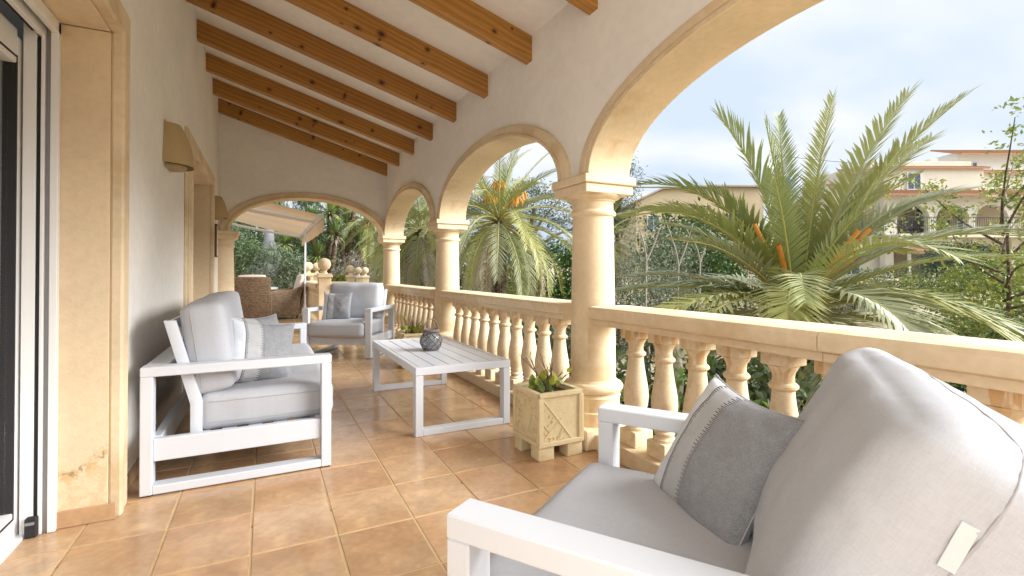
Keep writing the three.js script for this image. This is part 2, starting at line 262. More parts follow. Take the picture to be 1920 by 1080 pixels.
// ---------------------------------------------------------------- columns
{
  const colBase = lathe([[0.0, 0.13], [0.186, 0.13], [0.19, 0.15], [0.19, 0.215], [0.18, 0.222], [0.18, 0.30], [0.186, 0.312], [0.172, 0.325], [0.166, 0.335], [0.19, 0.343], [0.203, 0.362], [0.203, 0.378], [0.19, 0.397], [0.166, 0.405], [0.160, 0.42], [0.0, 0.42]], 40);
  const shaft = []; for (let i = 0; i <= 12; i++) { const t = i / 12; shaft.push([0.154 - 0.016 * t ** 1.6, 0.419 + (1.53 - 0.419) * t]); }
  const shaftG = lathe(shaft, 44, 1);
  const capG = lathe([[0.137, 1.528], [0.15, 1.53], [0.158, 1.542], [0.158, 1.552], [0.147, 1.564], [0.140, 1.57], [0.140, 1.622], [0.150, 1.628], [0.150, 1.638], [0.158, 1.640], [0.172, 1.645], [0.188, 1.657], [0.194, 1.668], [0.10, 1.670]], 40);
  const aba1 = cbox(0.385, 0.06, 0.385, 0.004, 0, 1.6975, 0), aba2 = cbox(0.42, 0.055, 0.42, 0.006, 0, 1.7555, 0), pl = cbox(0.40, 0.129, 0.40, 0.008, 0, 0.0655, 0);
  const labels = ['nearest cream column, beside the planter and the coffee table end', 'middle cream column, behind the far end of the coffee table', 'farthest cream column in the corner beside the end arch', 'cream column against the house wall at the left foot of the end arch', 'cream column at the open end of the porch, right of the near armchair'];
  const spots = [[2.03, COL_Z[0]], [2.03, COL_Z[1]], [2.03, COL_Z[2]], [-0.585, COL_Z[2]], [2.03, 0.25]];
  const make = () => { const c = thing('column', labels[0], 'column', [0, 0, 0], 0, 'porch columns'); mesh('plinth', pl, M.stone, c); mesh('base', colBase, M.stone, c); mesh('shaft', shaftG, M.stone, c); const k = mesh('capital', capG, M.stone, c); mesh('abacus', merge([aba1, aba2]), M.stone, k); return c; };
  const c0 = make(); spots.forEach(([x, z], i) => i ? dup(c0, [x, 0, z], 0, labels[i]).rotation.set(0, 0, 0) : c0.position.set(x, 0, z));
}

// ---------------------------------------------------------------- balustrades
const balG = (() => { // turned part from 0.19 to 0.745
  const p = [[0.0, 0.188], [0.054, 0.19], [0.054, 0.206], [0.046, 0.212], [0.043, 0.222], [0.049, 0.232], [0.049, 0.242], [0.043, 0.25], [0.046, 0.275], [0.055, 0.315], [0.062, 0.355], [0.0645, 0.395], [0.063, 0.43], [0.0575, 0.475], [0.050, 0.525], [0.0435, 0.575], [0.040, 0.615], [0.0395, 0.632], [0.046, 0.637], [0.052, 0.645], [0.052, 0.655], [0.046, 0.663], [0.039, 0.667], [0.038, 0.69], [0.041, 0.71], [0.05, 0.728], [0.056, 0.742], [0.0, 0.744]];
  return lathe(p.map(([r, y]) => [r * 1.16, y]), 20, 0.5);
})();
const balTop = cbox(0.13, 0.062, 0.13, 0.003, 0, 0.7745, 0), balBot = cbox(0.142, 0.092, 0.142, 0.004, 0, 0.1455, 0);
const balOne = [0, 1, 2, 3, 4, 5].map(k => boxUV(merge([balG, balTop, balBot]), k * 0.171, 0));
const railShape = (() => { const s = new THREE.Shape(); const P = [[-0.125, 0.806], [0.125, 0.806], [0.125, 0.838], [0.138, 0.845], [0.158, 0.85], [0.162, 0.858], [0.162, 0.905], [0.150, 0.922], [0.13, 0.926], [-0.13, 0.926], [-0.150, 0.922], [-0.162, 0.905], [-0.162, 0.858], [-0.158, 0.85], [-0.138, 0.845], [-0.125, 0.838]]; P.forEach((p, i) => i ? s.lineTo(...p) : s.moveTo(...p)); s.closePath(); return s; })();
function balustrade(label, pos, turn, len, n, splits, end) { // runs along local z from 0 to -len
  const b = thing('balustrade', label, 'balustrade', pos, turn, 'terrace balustrades');
  mesh('kerb', cbox(0.26, 0.1, len, 0.006, 0, 0.05, -len / 2), M.stone, b);
  let p = 0; for (const q of [...splits, len]) { const l = q - p - 0.003; const g = extr(railShape, l, 0); g.translate(0, 0, -p - l); mesh('rail', boxUV(g, 0, p), M.stone, b); p = q; }
  for (let i = 0; i < n; i++) mesh('baluster', balOne[(i * 5 + n + b.id) % 6], M.baluster, b, [0, 0, -end - (len - 2 * end) * i / (n - 1)]);
  return b;
}
balustrade('cream stone balustrade behind the near armchair, in front of the big palm', [2.03, 0, 0.08], 0, 2.69, 10, [1.22], 0.27);
balustrade('cream stone balustrade between the near and middle columns, along the coffee table', [2.03, 0, -2.96], 0, 2.68, 10, [1.3], 0.25);
balustrade('cream stone balustrade between the middle and far columns, right of the far armchair', [2.03, 0, -6.0], 0, 2.67, 10, [1.5], 0.25);

// ---------------------------------------------------------------- ceiling and beams
{
  const c = thing('ceiling', 'white sloping ceiling carried by varnished pine beams'); c.userData.kind = 'structure'; delete c.userData.category;
  const sl = -Math.atan(0.294), ny = 3.79 - 0.294 * 1.4;
  mesh('ceiling_slab', cbox(3.75, 0.22, 9.8, 0.01), M.wall, c, [0.83 + 0.11 * Math.sin(-sl), ny - 0.294 * 0.08 + 0.11 * Math.cos(sl), -4.25], [0, 0, sl]);
  for (let k = 0; k < 11; k++) {
    const g = boxUV(cbox(2.84, 0.195, 0.1, 0.006).clone(), R1() * 3, k * 0.23 + R1() * 0.1);
    mesh('beam', g, [M.wood, M.woodDeep, M.woodPale][(k * 2 + (k >> 1)) % 3], c, [0.66 - 0.0955 * Math.sin(-sl), 3.79 - 0.294 * 1.31 - 0.0955 * Math.cos(sl), -8.67 + 0.868 * k], [0, 0, sl]);
  }
}

// ---------------------------------------------------------------- house wall with two doorways
const DOORS = [[-2.88, -0.55], [-7.45, -5.40]];
{
  const w = thing('house_wall', 'white plastered house wall with two framed doorways', 'wall', [-0.65, 0, 0]);
  const s = new THREE.Shape(); s.moveTo(-3.48, -0.2); s.lineTo(9.0, -0.2); s.lineTo(9.0, 3.95); s.lineTo(-3.48, 3.95); s.closePath();
  for (const [a, b] of DOORS) { const h = new THREE.Path(); h.moveTo(-b - 0.03, -0.1); h.lineTo(-a + 0.03, -0.1); h.lineTo(-a + 0.03, 2.30); h.lineTo(-b - 0.03, 2.30); h.closePath(); s.holes.push(h); }
  const g = extr(s, 0.30); g.rotateY(Math.PI / 2); g.translate(-0.30, 0, 0); mesh('wall', g, M.wall, w);
  for (const [a, b] of DOORS) {
    const mid = (a + b) / 2, wd = b - a;
    for (const [z, sgn] of [[a, -1], [b, 1]]) { // reveals with a tile skirting at their foot
      mesh('door_reveal', boxUV(cbox(0.30, 2.262, 0.03, 0.002, 0.151 - 0.30, 1.139, z + sgn * 0.015).clone()), M.jamb, w);
      mesh('skirting_tile', cbox(0.235, 0.075, 0.01, 0.002), M.tile, w, [-0.085, 0.0385, z - sgn * 0.0052]);
      const parts = [cbox(0.040, 2.416, 0.16, 0.004, 0.0205, 1.209, z + sgn * 0.088), cbox(0.026, 2.45, 0.028, 0.006, 0.0135, 1.226, z + sgn * 0.182), cbox(0.052, 2.30, 0.045, 0.010, 0.0265, 1.151, z + sgn * 0.0265)];
      mesh('door_surround', merge(parts), M.stone, w);
    }
    mesh('door_head', cbox(0.30, 0.03, wd - 0.004, 0.002, -0.149, 2.286, mid), M.jamb, w);
    mesh('door_surround', merge([cbox(0.041, 0.142, wd + 0.012, 0.004, 0.021, 2.346, mid), cbox(0.027, 0.028, wd + 0.33, 0.006, 0.014, 2.434, mid), cbox(0.0525, 0.045, wd - 0.002, 0.010, 0.02675, 2.2965, mid)]), M.stone, w);
  }
  for (const [z0, z1] of [[-8.72, -7.64], [-5.21, -3.07], [-0.36, 3.2]]) { const n = Math.max(1, Math.round((z1 - z0) / TX)); for (let i = 0; i < n; i++) { const l = (z1 - z0) / n; const gg = boxUV(cbox(0.01, 0.078, l - 0.004, 0.002).clone(), i * 0.7, i * 0.31); mesh('skirting_tile', gg, M.tile, w, [0.0055, 0.040, z0 + l * (i + 0.5)]); } }
}
function slidingDoor(label, [a, b]) { // white frame in the opening, shutter guides, two glazed leaves
  const d = thing('sliding_door', label, 'door', [-0.95, 0, 0], 0, 'sliding glass doors');
  for (const [z, sg] of [[a, 1], [b, -1]]) {
    mesh('shutter_guide', cbox(0.027, 2.27, 0.030, 0.002, 0.110, 1.136, z + sg * 0.0155), M.pvc, d);
    mesh('guide_slot', cbox(0.017, 2.20, 0.018, 0.001, 0.0875, 1.10, z + sg * 0.0095), M.alu, d);
    mesh('shutter_guide', cbox(0.013, 2.27, 0.032, 0.002, 0.0715, 1.136, z + sg * 0.0165), M.pvc, d);
    mesh('brush_seal', cbox(0.014, 2.18, 0.024, 0.003, 0.057, 1.096, z + sg * 0.0125), M.rubber, d);
    mesh('frame_post', cbox(0.045, 2.27, 0.026, 0.002, 0.0265, 1.136, z + sg * 0.0135), M.pvc, d);
  }
  const cl = mesh('end_stop', cbox(0.040, 0.085, 0.03, 0.004, 0.05, 0.044, a + 0.042), M.rubber, d); mesh('stop_clip', cbox(0.03, 0.012, 0.012, 0.002, 0.05, 0.066, a + 0.062), M.alu, cl);
  const wd = b - a, mid = (a + b) / 2;
  mesh('shutter_head', cbox(0.027, 0.055, wd, 0.003, 0.110, 2.241, mid), M.pvc, d); mesh('head_slot', cbox(0.017, 0.03, wd, 0.002, 0.0875, 2.256, mid), M.rubber, d);
  mesh('shutter_head', cbox(0.022, 0.075, wd - 0.01, 0.003, 0.066, 2.228, mid), M.pvc, d); mesh('head_slot', cbox(0.02, 0.06, wd - 0.02, 0.002, 0.04, 2.238, mid), M.rubber, d);
  const leaf = (z0, z1, x) => {
    const f = 0.15, lz = z1 - z0, m = (z0 + z1) / 2;
    mesh('sash', merge([cbox(0.05, 2.16, f, 0.004, x, 1.085, z0 + f / 2), cbox(0.05, 2.16, f, 0.004, x, 1.085, z1 - f / 2), cbox(0.048, f, lz - 2 * f, 0.004, x, 0.0475, m), cbox(0.048, f, lz - 2 * f, 0.004, x, 2.12, m)]), M.pvc, d);
    mesh('gasket', merge([cbox(0.052, 1.99, 0.010, 0.001, x, 1.085, z0 + f + 0.005), cbox(0.052, 1.99, 0.010, 0.001, x, 1.085, z1 - f - 0.005), cbox(0.052, 0.010, lz - 2 * f - 0.02, 0.001, x, 0.095, m), cbox(0.052, 0.010, lz - 2 * f - 0.02, 0.001, x, 2.073, m)]), M.rubber, d);
    mesh('pane', cbox(0.006, 1.97, lz - 2 * f - 0.02, 0.001, x, 1.085, m), M.glass, d);
  };
  leaf(a - 0.10, mid + 0.04, -0.03); leaf(mid - 0.04, b + 0.10, -0.09);
  mesh('threshold', cbox(0.20, 0.022, wd + 0.04, 0.004, -0.075, 0.0, mid), M.pvc, d);
}
slidingDoor('white framed sliding glass door at the left edge with shutter guides', DOORS[0]);
slidingDoor('white framed sliding glass door set deep in the doorway behind the sofa', DOORS[1]);
{
  const g = new THREE.PlaneGeometry(2.1, 2.25, 120, 1), p = g.attributes.position; for (let i = 0; i < p.count; i++) p.setZ(i, 0.03 * Math.sin(p.getX(i) * 52) + 0.012 * Math.sin(p.getX(i) * 23 + 1)); g.computeVertexNormals(); g.rotateY(Math.PI / 2);
  const c = thing('curtain', 'grey green curtain hanging inside the glass door at the left edge', 'curtain', [-1.28, 0.03, -1.75]); mesh('drape', boxUV(g), mat({ color: L(0.52, 0.57, 0.56), roughness: 0.95 }), c, [0, 1.125, 0]); mesh('curtain_rod', cbox(0.03, 0.03, 2.3, 0.008, 0, 2.27, 0), M.alu, c);
  const r = mesh('room', new THREE.BoxGeometry(4.6, 3.0, 12.0), M.room, scene, [-3.40, 1.48, -2.9]); tag(r, 'dim room behind the glass doors', null, null, 'structure');
}

// ---------------------------------------------------------------- wall lamps and plaque
{
  const prof = []; for (let i = 0; i <= 14; i++) { const t = i / 14; prof.push([0.165 * Math.pow(Math.cos(t * Math.PI / 2 * 0.80), 0.62) + 0.002, 0.31 * t]); }
  const half = new THREE.LatheGeometry(prof.map(p => new THREE.Vector2(...p)), 24, 0, Math.PI); // half turn, bulging to local +x after the turn below
  const sg = boxUV(toCreasedNormals(half, 0.7)); sg.scale(1, 1, 1.12);
  const topc = new THREE.CircleGeometry(prof[14][0], 24, 0, Math.PI); topc.rotateX(Math.PI / 2); topc.translate(0, 0.31, 0); topc.scale(1, 1, 1.12);
  const lampG = merge([sg, boxUV(topc)]);
  const tray = boxUV(toCreasedNormals(new THREE.LatheGeometry([[0.0, -0.018], [0.118, -0.018], [0.122, 0.004], [0.0, 0.004]].map(p => new THREE.Vector2(...p)), 24, 0, Math.PI), 0.5));
  const make = (label, pos) => { const l = thing('wall_lamp', label, 'wall lamp', pos, 0, 'half dome wall lamps'); mesh('shade', lampG, M.lamp, l); mesh('lamp_tray', tray, M.lamp, l); mesh('back_plate', cbox(0.006, 0.31, 0.30, 0.001, 0.0035, 0.157, 0), M.lamp, l); return l; };
  const a = make('half dome ochre wall lamp between the two doorways', [-0.648, 1.925, -4.36]); dup(a, [-0.648, 1.915, -8.12], 0, 'half dome ochre wall lamp beyond the second doorway');
  const pq = thing('wall_plaque', 'narrow dark wooden plaque hung under the farther wall lamp', 'plaque', [-0.648, 1.36, -8.16]);
  mesh('board', cbox(0.022, 0.47, 0.16, 0.004, 0.012, 0.235, 0), M.darkwood, pq); for (const y of [0.01, 0.46]) mesh('rim', cbox(0.01, 0.02, 0.16, 0.003, 0.028, y, 0), M.darkwood, pq);
}

// ---------------------------------------------------------------- cushions
function puffMap(w, h, d, r, puff, seed, wr) { // maps a point of a plain box to a soft, slightly creased cushion
  const H = [w / 2, h / 2, d / 2];
  return (p) => {
    const q = [p.x, p.y, p.z], n = q.map((v, k) => v / H[k]), inr = q.map((v, k) => clamp(v, -(H[k] - r), H[k] - r)), dd = q.map((v, k) => v - inr[k]), l = Math.hypot(...dd);
    let o = l > 1e-9 ? inr.map((v, k) => v + dd[k] / l * r) : q.slice();
    const f = k => 1 - Math.min(1, Math.abs(n[k])) ** 2.4;
    o[0] += n[0] * puff[0] * f(1) * f(2); o[1] += n[1] * puff[1] * f(0) * f(2); o[2] += n[2] * puff[2] * f(0) * f(1);
    const s = (fbm3(o[0] * 5 + seed, o[1] * 5, o[2] * 5, 3) - 0.5) * wr + (fbm3(o[0] * 3 + seed, o[1] * 22, o[2] * 9 + 3, 2) - 0.5) * wr * 0.35 + (Math.abs(fbm3(o[0] * 4 + o[2] * 5 + seed, o[1] * 9 - o[2] * 6, o[2] * 7, 3) - 0.5)) * wr * 0.5;
    const L2 = Math.hypot(...n); return new THREE.Vector3(...o.map((v, k) => v + n[k] / L2 * s));
  };
}
function cushionGeo(w, h, d, r, puff, seed, wr = 0.012, fine = 1) {
  const g0 = new THREE.BoxGeometry(w, h, d, Math.max(10, Math.round(w / 0.035 * fine)), Math.max(8, Math.round(h / 0.03 * fine)), Math.max(8, Math.round(d / 0.03 * fine))); g0.deleteAttribute('normal'); g0.deleteAttribute('uv');
  const g = mergeVertices(g0, 1e-5), f = puffMap(w, h, d, r, puff, seed, wr), p = g.attributes.position, v = new THREE.Vector3();
  for (let i = 0; i < p.count; i++) { v.fromBufferAttribute(p, i); const q = f(v); p.setXYZ(i, q.x, q.y, q.z); }
  g.computeVertexNormals(); return { geo: boxUV(g), f };
}
function seamLoop(f, w, h, d, ax, s, rad = 0.0022) { // stitched seam round the end panel facing +-ax
  const pts = [], H = [w / 2, h / 2, d / 2], a = (ax + 1) % 3, b = (ax + 2) % 3, n = 18, add = (i, j) => { const q = [0, 0, 0]; q[ax] = s * H[ax]; q[a] = i * H[a]; q[b] = j * H[b]; const v = f(new THREE.Vector3(...q)); pts.push([v.x, v.y, v.z]); };
  for (let i = 0; i < n; i++) add(-1 + 2 * i / n, -1); for (let i = 0; i < n; i++) add(1, -1 + 2 * i / n); for (let i = 0; i < n; i++) add(1 - 2 * i / n, 1); for (let i = 0; i < n; i++) add(-1, 1 - 2 * i / n);
  return tube(pts, rad, 120, 5, true);
}
// ---------------------------------------------------------------- sofa and armchairs: front is local +z
function seat(name, label, category, pos, turn, W, D, group, tagSide, rec = 0.14, bz = -0.175, bx = -0.02, bt = 0.215, by = 0.725) {
  const s = thing(name, label, category, pos, turn, group), aw = 0.085, x1 = W / 2 - aw / 2, lz = 0.055, top = 0.66;
  for (const sx of [-1, 1]) {
    const x = sx * x1;
    mesh('arm_rest', cbox(aw, 0.05, D, 0.004, x, top - 0.025, 0), M.white, s);
    for (const sz of [-1, 1]) { const g = mesh('leg', cbox(aw - 0.002, top - 0.056, lz, 0.004, x, (top - 0.056) / 2 + 0.006, sz * (D / 2 - lz / 2 - 0.0005)), M.white, s); mesh('foot_pad', cbox(aw - 0.012, 0.006, lz - 0.01, 0.001, x, 0.003, sz * (D / 2 - lz / 2)), M.rubber, g); }
    mesh('base_rail', cbox(aw - 0.004, 0.045, D - 2 * lz, 0.004, x, 0.0285, 0), M.white, s);
    mesh('side_rail', cbox(0.045, 0.115, D - 2 * lz, 0.004, x, 0.2275, 0), M.white, s);
    const p = new THREE.Shape(); [[0.25, 0.20], [0.25, 0.43], [0.372, 0.885], [0.325, 0.885], [0.2, 0.44], [0.2, 0.20]].forEach((q, i) => i ? p.lineTo(...q) : p.moveTo(...q)); p.closePath();
    const g = extr(p, 0.036, 0.003); g.rotateY(Math.PI / 2); g.translate(sx * (W / 2 - aw - 0.024) - 0.018, 0, 0); mesh('back_post', g, M.white, s);
  }
  const iw = W - 2 * aw;
  mesh('front_rail', cbox(iw, 0.115, 0.045, 0.004, 0, 0.2275, D / 2 - 0.06), M.white, s); mesh('rear_rail', cbox(iw, 0.115, 0.045, 0.004, 0, 0.2275, -D / 2 + 0.06), M.white, s);
  mesh('rear_shelf', cbox(iw, 0.04, 0.11, 0.004, 0, top - 0.025, -D / 2 + 0.0555), M.white, s);
  for (let i = 0; i < 5; i++) mesh('seat_slat', cbox(iw, 0.02, 0.07, 0.003, 0, 0.262, -0.2 + i * 0.13), M.white, s);
  for (const y of [0.86, 0.745, 0.63, 0.515]) { const z = -0.225 - (y - 0.43) * 0.268; mesh('back_slat', cbox(iw - 0.09, 0.055, 0.022, 0.003), M.white, s, [0, y, z], [-0.26, 0, 0]); }
  const sw = iw - 0.014, sc = cushionGeo(sw, 0.205, 0.70, 0.05, [0.004, 0.018, 0.012], W * 7 + pos[0], 0.016, 1.4);
  const c1 = mesh('seat_cushion', sc.geo, M.fabric, s, [0, 0.376, 0.135]); mesh('seam', merge([-1, 1].map(q => seamLoop(sc.f, sw, 0.205, 0.70, 1, q * 0.55))), M.seam, c1);
  const bw = sw + bx, bh = 0.50, bd = bt, bc = cushionGeo(bw, bh, bd, tagSide ? 0.075 : 0.052, [0.006, 0.018, 0.022], W * 3 + pos[2], tagSide ? 0.03 : 0.018, tagSide ? 2.2 : 1);
  const c2 = mesh('back_cushion', bc.geo, M.fabric, s, [0, by, bz], [-rec, 0, 0]); mesh('seam', seamLoop(bc.f, bw, bh, bd, 2, tagSide ? 0.2 : -0.5), M.seam, c2);
  if (tagSide) { const q = bc.f(new THREE.Vector3(tagSide * bw / 2, 0.115, bd * 0.14)); mesh('care_tag', cbox(0.0022, 0.07, 0.02, 0.0008), M.tag, c2, [q.x + tagSide * 0.004, q.y, q.z], [0.12, 0, 0]); }
  return s;
}
seat('sofa', 'white framed sofa with pale grey cushions against the house wall', 'sofa', [-0.108, 0, -4.10], Math.PI / 2, 2.06, 0.92, 'lounge seats');
seat('armchair', 'white framed armchair with grey cushions in the corner before the end arch', 'armchair', [1.087, 0, -7.23], THREE.MathUtils.degToRad(-33.5), 0.96, 0.88, 'lounge seats');
seat('armchair', 'white framed armchair with grey cushions closest to the viewer, cut by the right edge', 'armchair', [0.985, 0, -0.845], THREE.MathUtils.degToRad(-146.5), 0.98, 0.90, 'lounge seats', 1, 0.50, -0.335, 0.06, 0.33, 0.665);

function pillowGeo(S, T, seed) {
  const n = 36, P = [], UV = [], I = [];
  for (const s of [1, -1]) for (let j = 0; j <= n; j++) for (let i = 0; i <= n; i++) {
    const u = -1 + 2 * i / n, v = -1 + 2 * j / n, e = (1 - u ** 4) * (1 - v ** 4), th = T / 2 * Math.pow(Math.max(0, (1 - u * u) * (1 - v * v)), 0.42) * (0.9 + 0.35 * fbm3(u * 1.3 + seed, v * 1.3, 1, 2)) ;
    const x = S / 2 * u * (1 - 0.075 * (1 - v * v)), y = S / 2 * v * (1 - 0.075 * (1 - u * u)) - 0.012 * (1 - u * u) * (v > 0 ? v : 0);
    const w = (fbm3(u * 3 + seed, v * 3 + 2, s * 2, 3) - 0.5) * 0.02 * Math.sqrt(e) + (fbm3(u * 2.2 + v * 5 + seed, v * 2 - u * 4, s, 2) - 0.5) * 0.012 * (Math.abs(u * v) + 0.1);
    P.push(x, y, s * (th + w * 0.8 + 0.0015 * e)); UV.push(s > 0 ? (u + 1) / 2 : 1 - (u + 1) / 2, (v + 1) / 2);
  }
  const N = (n + 1) ** 2; for (let k = 0; k < 2; k++) for (let j = 0; j < n; j++) for (let i = 0; i < n; i++) { const a = k * N + j * (n + 1) + i, b = a + 1, c = a + n + 1, d = c + 1; k ? I.push(a, c, b, b, c, d) : I.push(a, b, c, b, d, c); }
  const g = new THREE.BufferGeometry(); g.setAttribute('position', new THREE.BufferAttribute(new Float32Array(P), 3)); g.setAttribute('uv', new THREE.BufferAttribute(new Float32Array(UV), 2)); g.setIndex(I); g.computeVertexNormals(); return g;
}
function pillow(label, pos, X, Y, S, T, seed) { // X: direction across the bands, Y: up along the cover
  const p = thing('throw_pillow', label, 'pillow', pos, 0, 'striped grey throw pillows'), x = new THREE.Vector3(...X).normalize(), y = new THREE.Vector3(...Y), z = new THREE.Vector3(); y.addScaledVector(x, -y.dot(x)).normalize(); z.crossVectors(x, y);
  p.quaternion.setFromRotationMatrix(new THREE.Matrix4().makeBasis(x, y, z));
  mesh('cover', pillowGeo(S, T, seed), M.pillow, p);
  const e = []; for (let i = 0; i < 60; i++) { const t = i / 60 * 4, k = Math.floor(t), f = -1 + 2 * (t - k), q = [[f, -1], [1, f], [-f, 1], [-1, -f]][k]; e.push([S / 2 * q[0] * (1 - 0.075 * (1 - q[1] * q[1])), S / 2 * q[1] * (1 - 0.075 * (1 - q[0] * q[0])) - 0.012 * (1 - q[0] * q[0]) * Math.max(0, q[1]), 0]); }
  mesh('edge_seam', tube(e, 0.0028, 160, 5, true), M.seam, p);
}
pillow('striped grey throw pillow on the closest armchair with zigzag stitching', [1.143, 0.628, -0.965], [-0.30, -0.07, 0.95], [0.47, 0.86, 0.20], 0.41, 0.125, 3);
pillow('striped grey throw pillow at the front of the sofa, nearest its arm', [-0.02, 0.655, -3.44], [0.86, -0.16, -0.30], [-0.20, 0.94, -0.26], 0.40, 0.15, 11);
pillow('striped grey throw pillow tucked behind another one on the sofa', [-0.03, 0.665, -3.72], [0.62, -0.05, -0.62], [-0.36, 0.92, -0.14], 0.41, 0.15, 17);
pillow('striped throw pillow standing on the far armchair', [0.90, 0.665, -7.22], [0.86, 0, 0.48], [0.10, 0.96, -0.2], 0.41, 0.13, 23);

// ---------------------------------------------------------------- coffee table and lantern
{
  const t = thing('coffee_table', 'white slatted coffee table on two loop legs', 'table', [1.30, 0, -4.10]), W = 0.735, Ln = 1.53, h = 0.48;
  for (const s of [-1, 1]) { mesh('side_rail', cbox(0.035, 0.055, Ln - 0.072, 0.003, s * (W / 2 - 0.0175), h - 0.0275, 0), M.white, t); mesh('end_rail', cbox(W, 0.055, 0.035, 0.003, 0, h - 0.0275, s * (Ln / 2 - 0.0175)), M.white, t); }
  const n = 6, iw = W - 0.074, sw = iw / n; for (let i = 0; i < n; i++) mesh('slat', cbox(sw - 0.006, 0.018, Ln - 0.074, 0.003, -iw / 2 + sw * (i + 0.5), h - 0.0105, 0), M.white, t);
  for (const z of [-1, 0, 1]) mesh('cross_bar', cbox(W - 0.08, 0.025, 0.04, 0.002, 0, h - 0.0335, z * 0.45), M.white, t);
  for (const s of [-1, 1]) { const z = s * (Ln / 2 - 0.036); for (const x of [-1, 1]) mesh('leg', cbox(0.055, h - 0.057, 0.07, 0.003, x * (W / 2 - 0.029), (h - 0.057) / 2, z), M.white, t); mesh('foot_bar', cbox(W - 0.115, 0.045, 0.068, 0.003, 0, 0.0235, z), M.white, t); }
}
{
  const l = thing('lantern', 'rope netted glass lantern with loop handle on the coffee table', 'lantern', [1.27, 0.481, -4.06]);
  const prof = t => 0.062 + 0.034 * Math.sin(Math.PI * clamp(t * 1.12) ** 1.1) - 0.012 * t, H = 0.165;
  const jar = []; for (let i = 0; i <= 16; i++) jar.push([prof(i / 16), 0.006 + H * i / 16]);
  mesh('jar', lathe([[0, 0.004], ...jar, [prof(1) - 0.004, 0.006 + H], [prof(1) - 0.006, 0.02 + H * 0.8], [0.055, 0.03], [0, 0.014]], 28, 1), new THREE.MeshPhysicalMaterial({ color: L(0.62, 0.68, 0.72), transmission: 0.75, roughness: 0.12, thickness: 0.0, ior: 1.5 }), l);
  const net = [], N = 9; for (let k = 0; k < N; k++) for (const s of [-1, 1]) { const p = []; for (let i = 0; i <= 12; i++) { const tt = i / 12, a = k / N * Math.PI * 2 + s * tt * Math.PI * 4 / N * 1.5, r = prof(tt) + 0.003; p.push([r * Math.cos(a), 0.006 + H * tt, r * Math.sin(a)]); } net.push(tube(p, 0.0042, 22, 5)); }
  const ring = (y, r, w) => { const p = []; for (let i = 0; i < 20; i++) { const a = i / 20 * Math.PI * 2; p.push([r * Math.cos(a), y, r * Math.sin(a)]); } return tube(p, w, 40, 6, true); };
  mesh('rope_net', merge(net), M.rope, l); mesh('rope_collar', merge([ring(0.172, 0.066, 0.007), ring(0.162, 0.068, 0.006), ring(0.006, 0.064, 0.006)]), M.rope, l);
  const hp = []; for (let i = 0; i <= 14; i++) { const a = Math.PI * i / 14; hp.push([0.064 * Math.cos(a), 0.172 + 0.092 * Math.sin(a), 0.004 * Math.sin(a * 3)]); } mesh('handle', tube(hp, 0.005, 40, 6), M.rope, l);
  mesh('candle', lathe([[0, 0.015], [0.03, 0.015], [0.03, 0.075], [0.026, 0.079], [0, 0.077]], 18), M.tag, l);
}

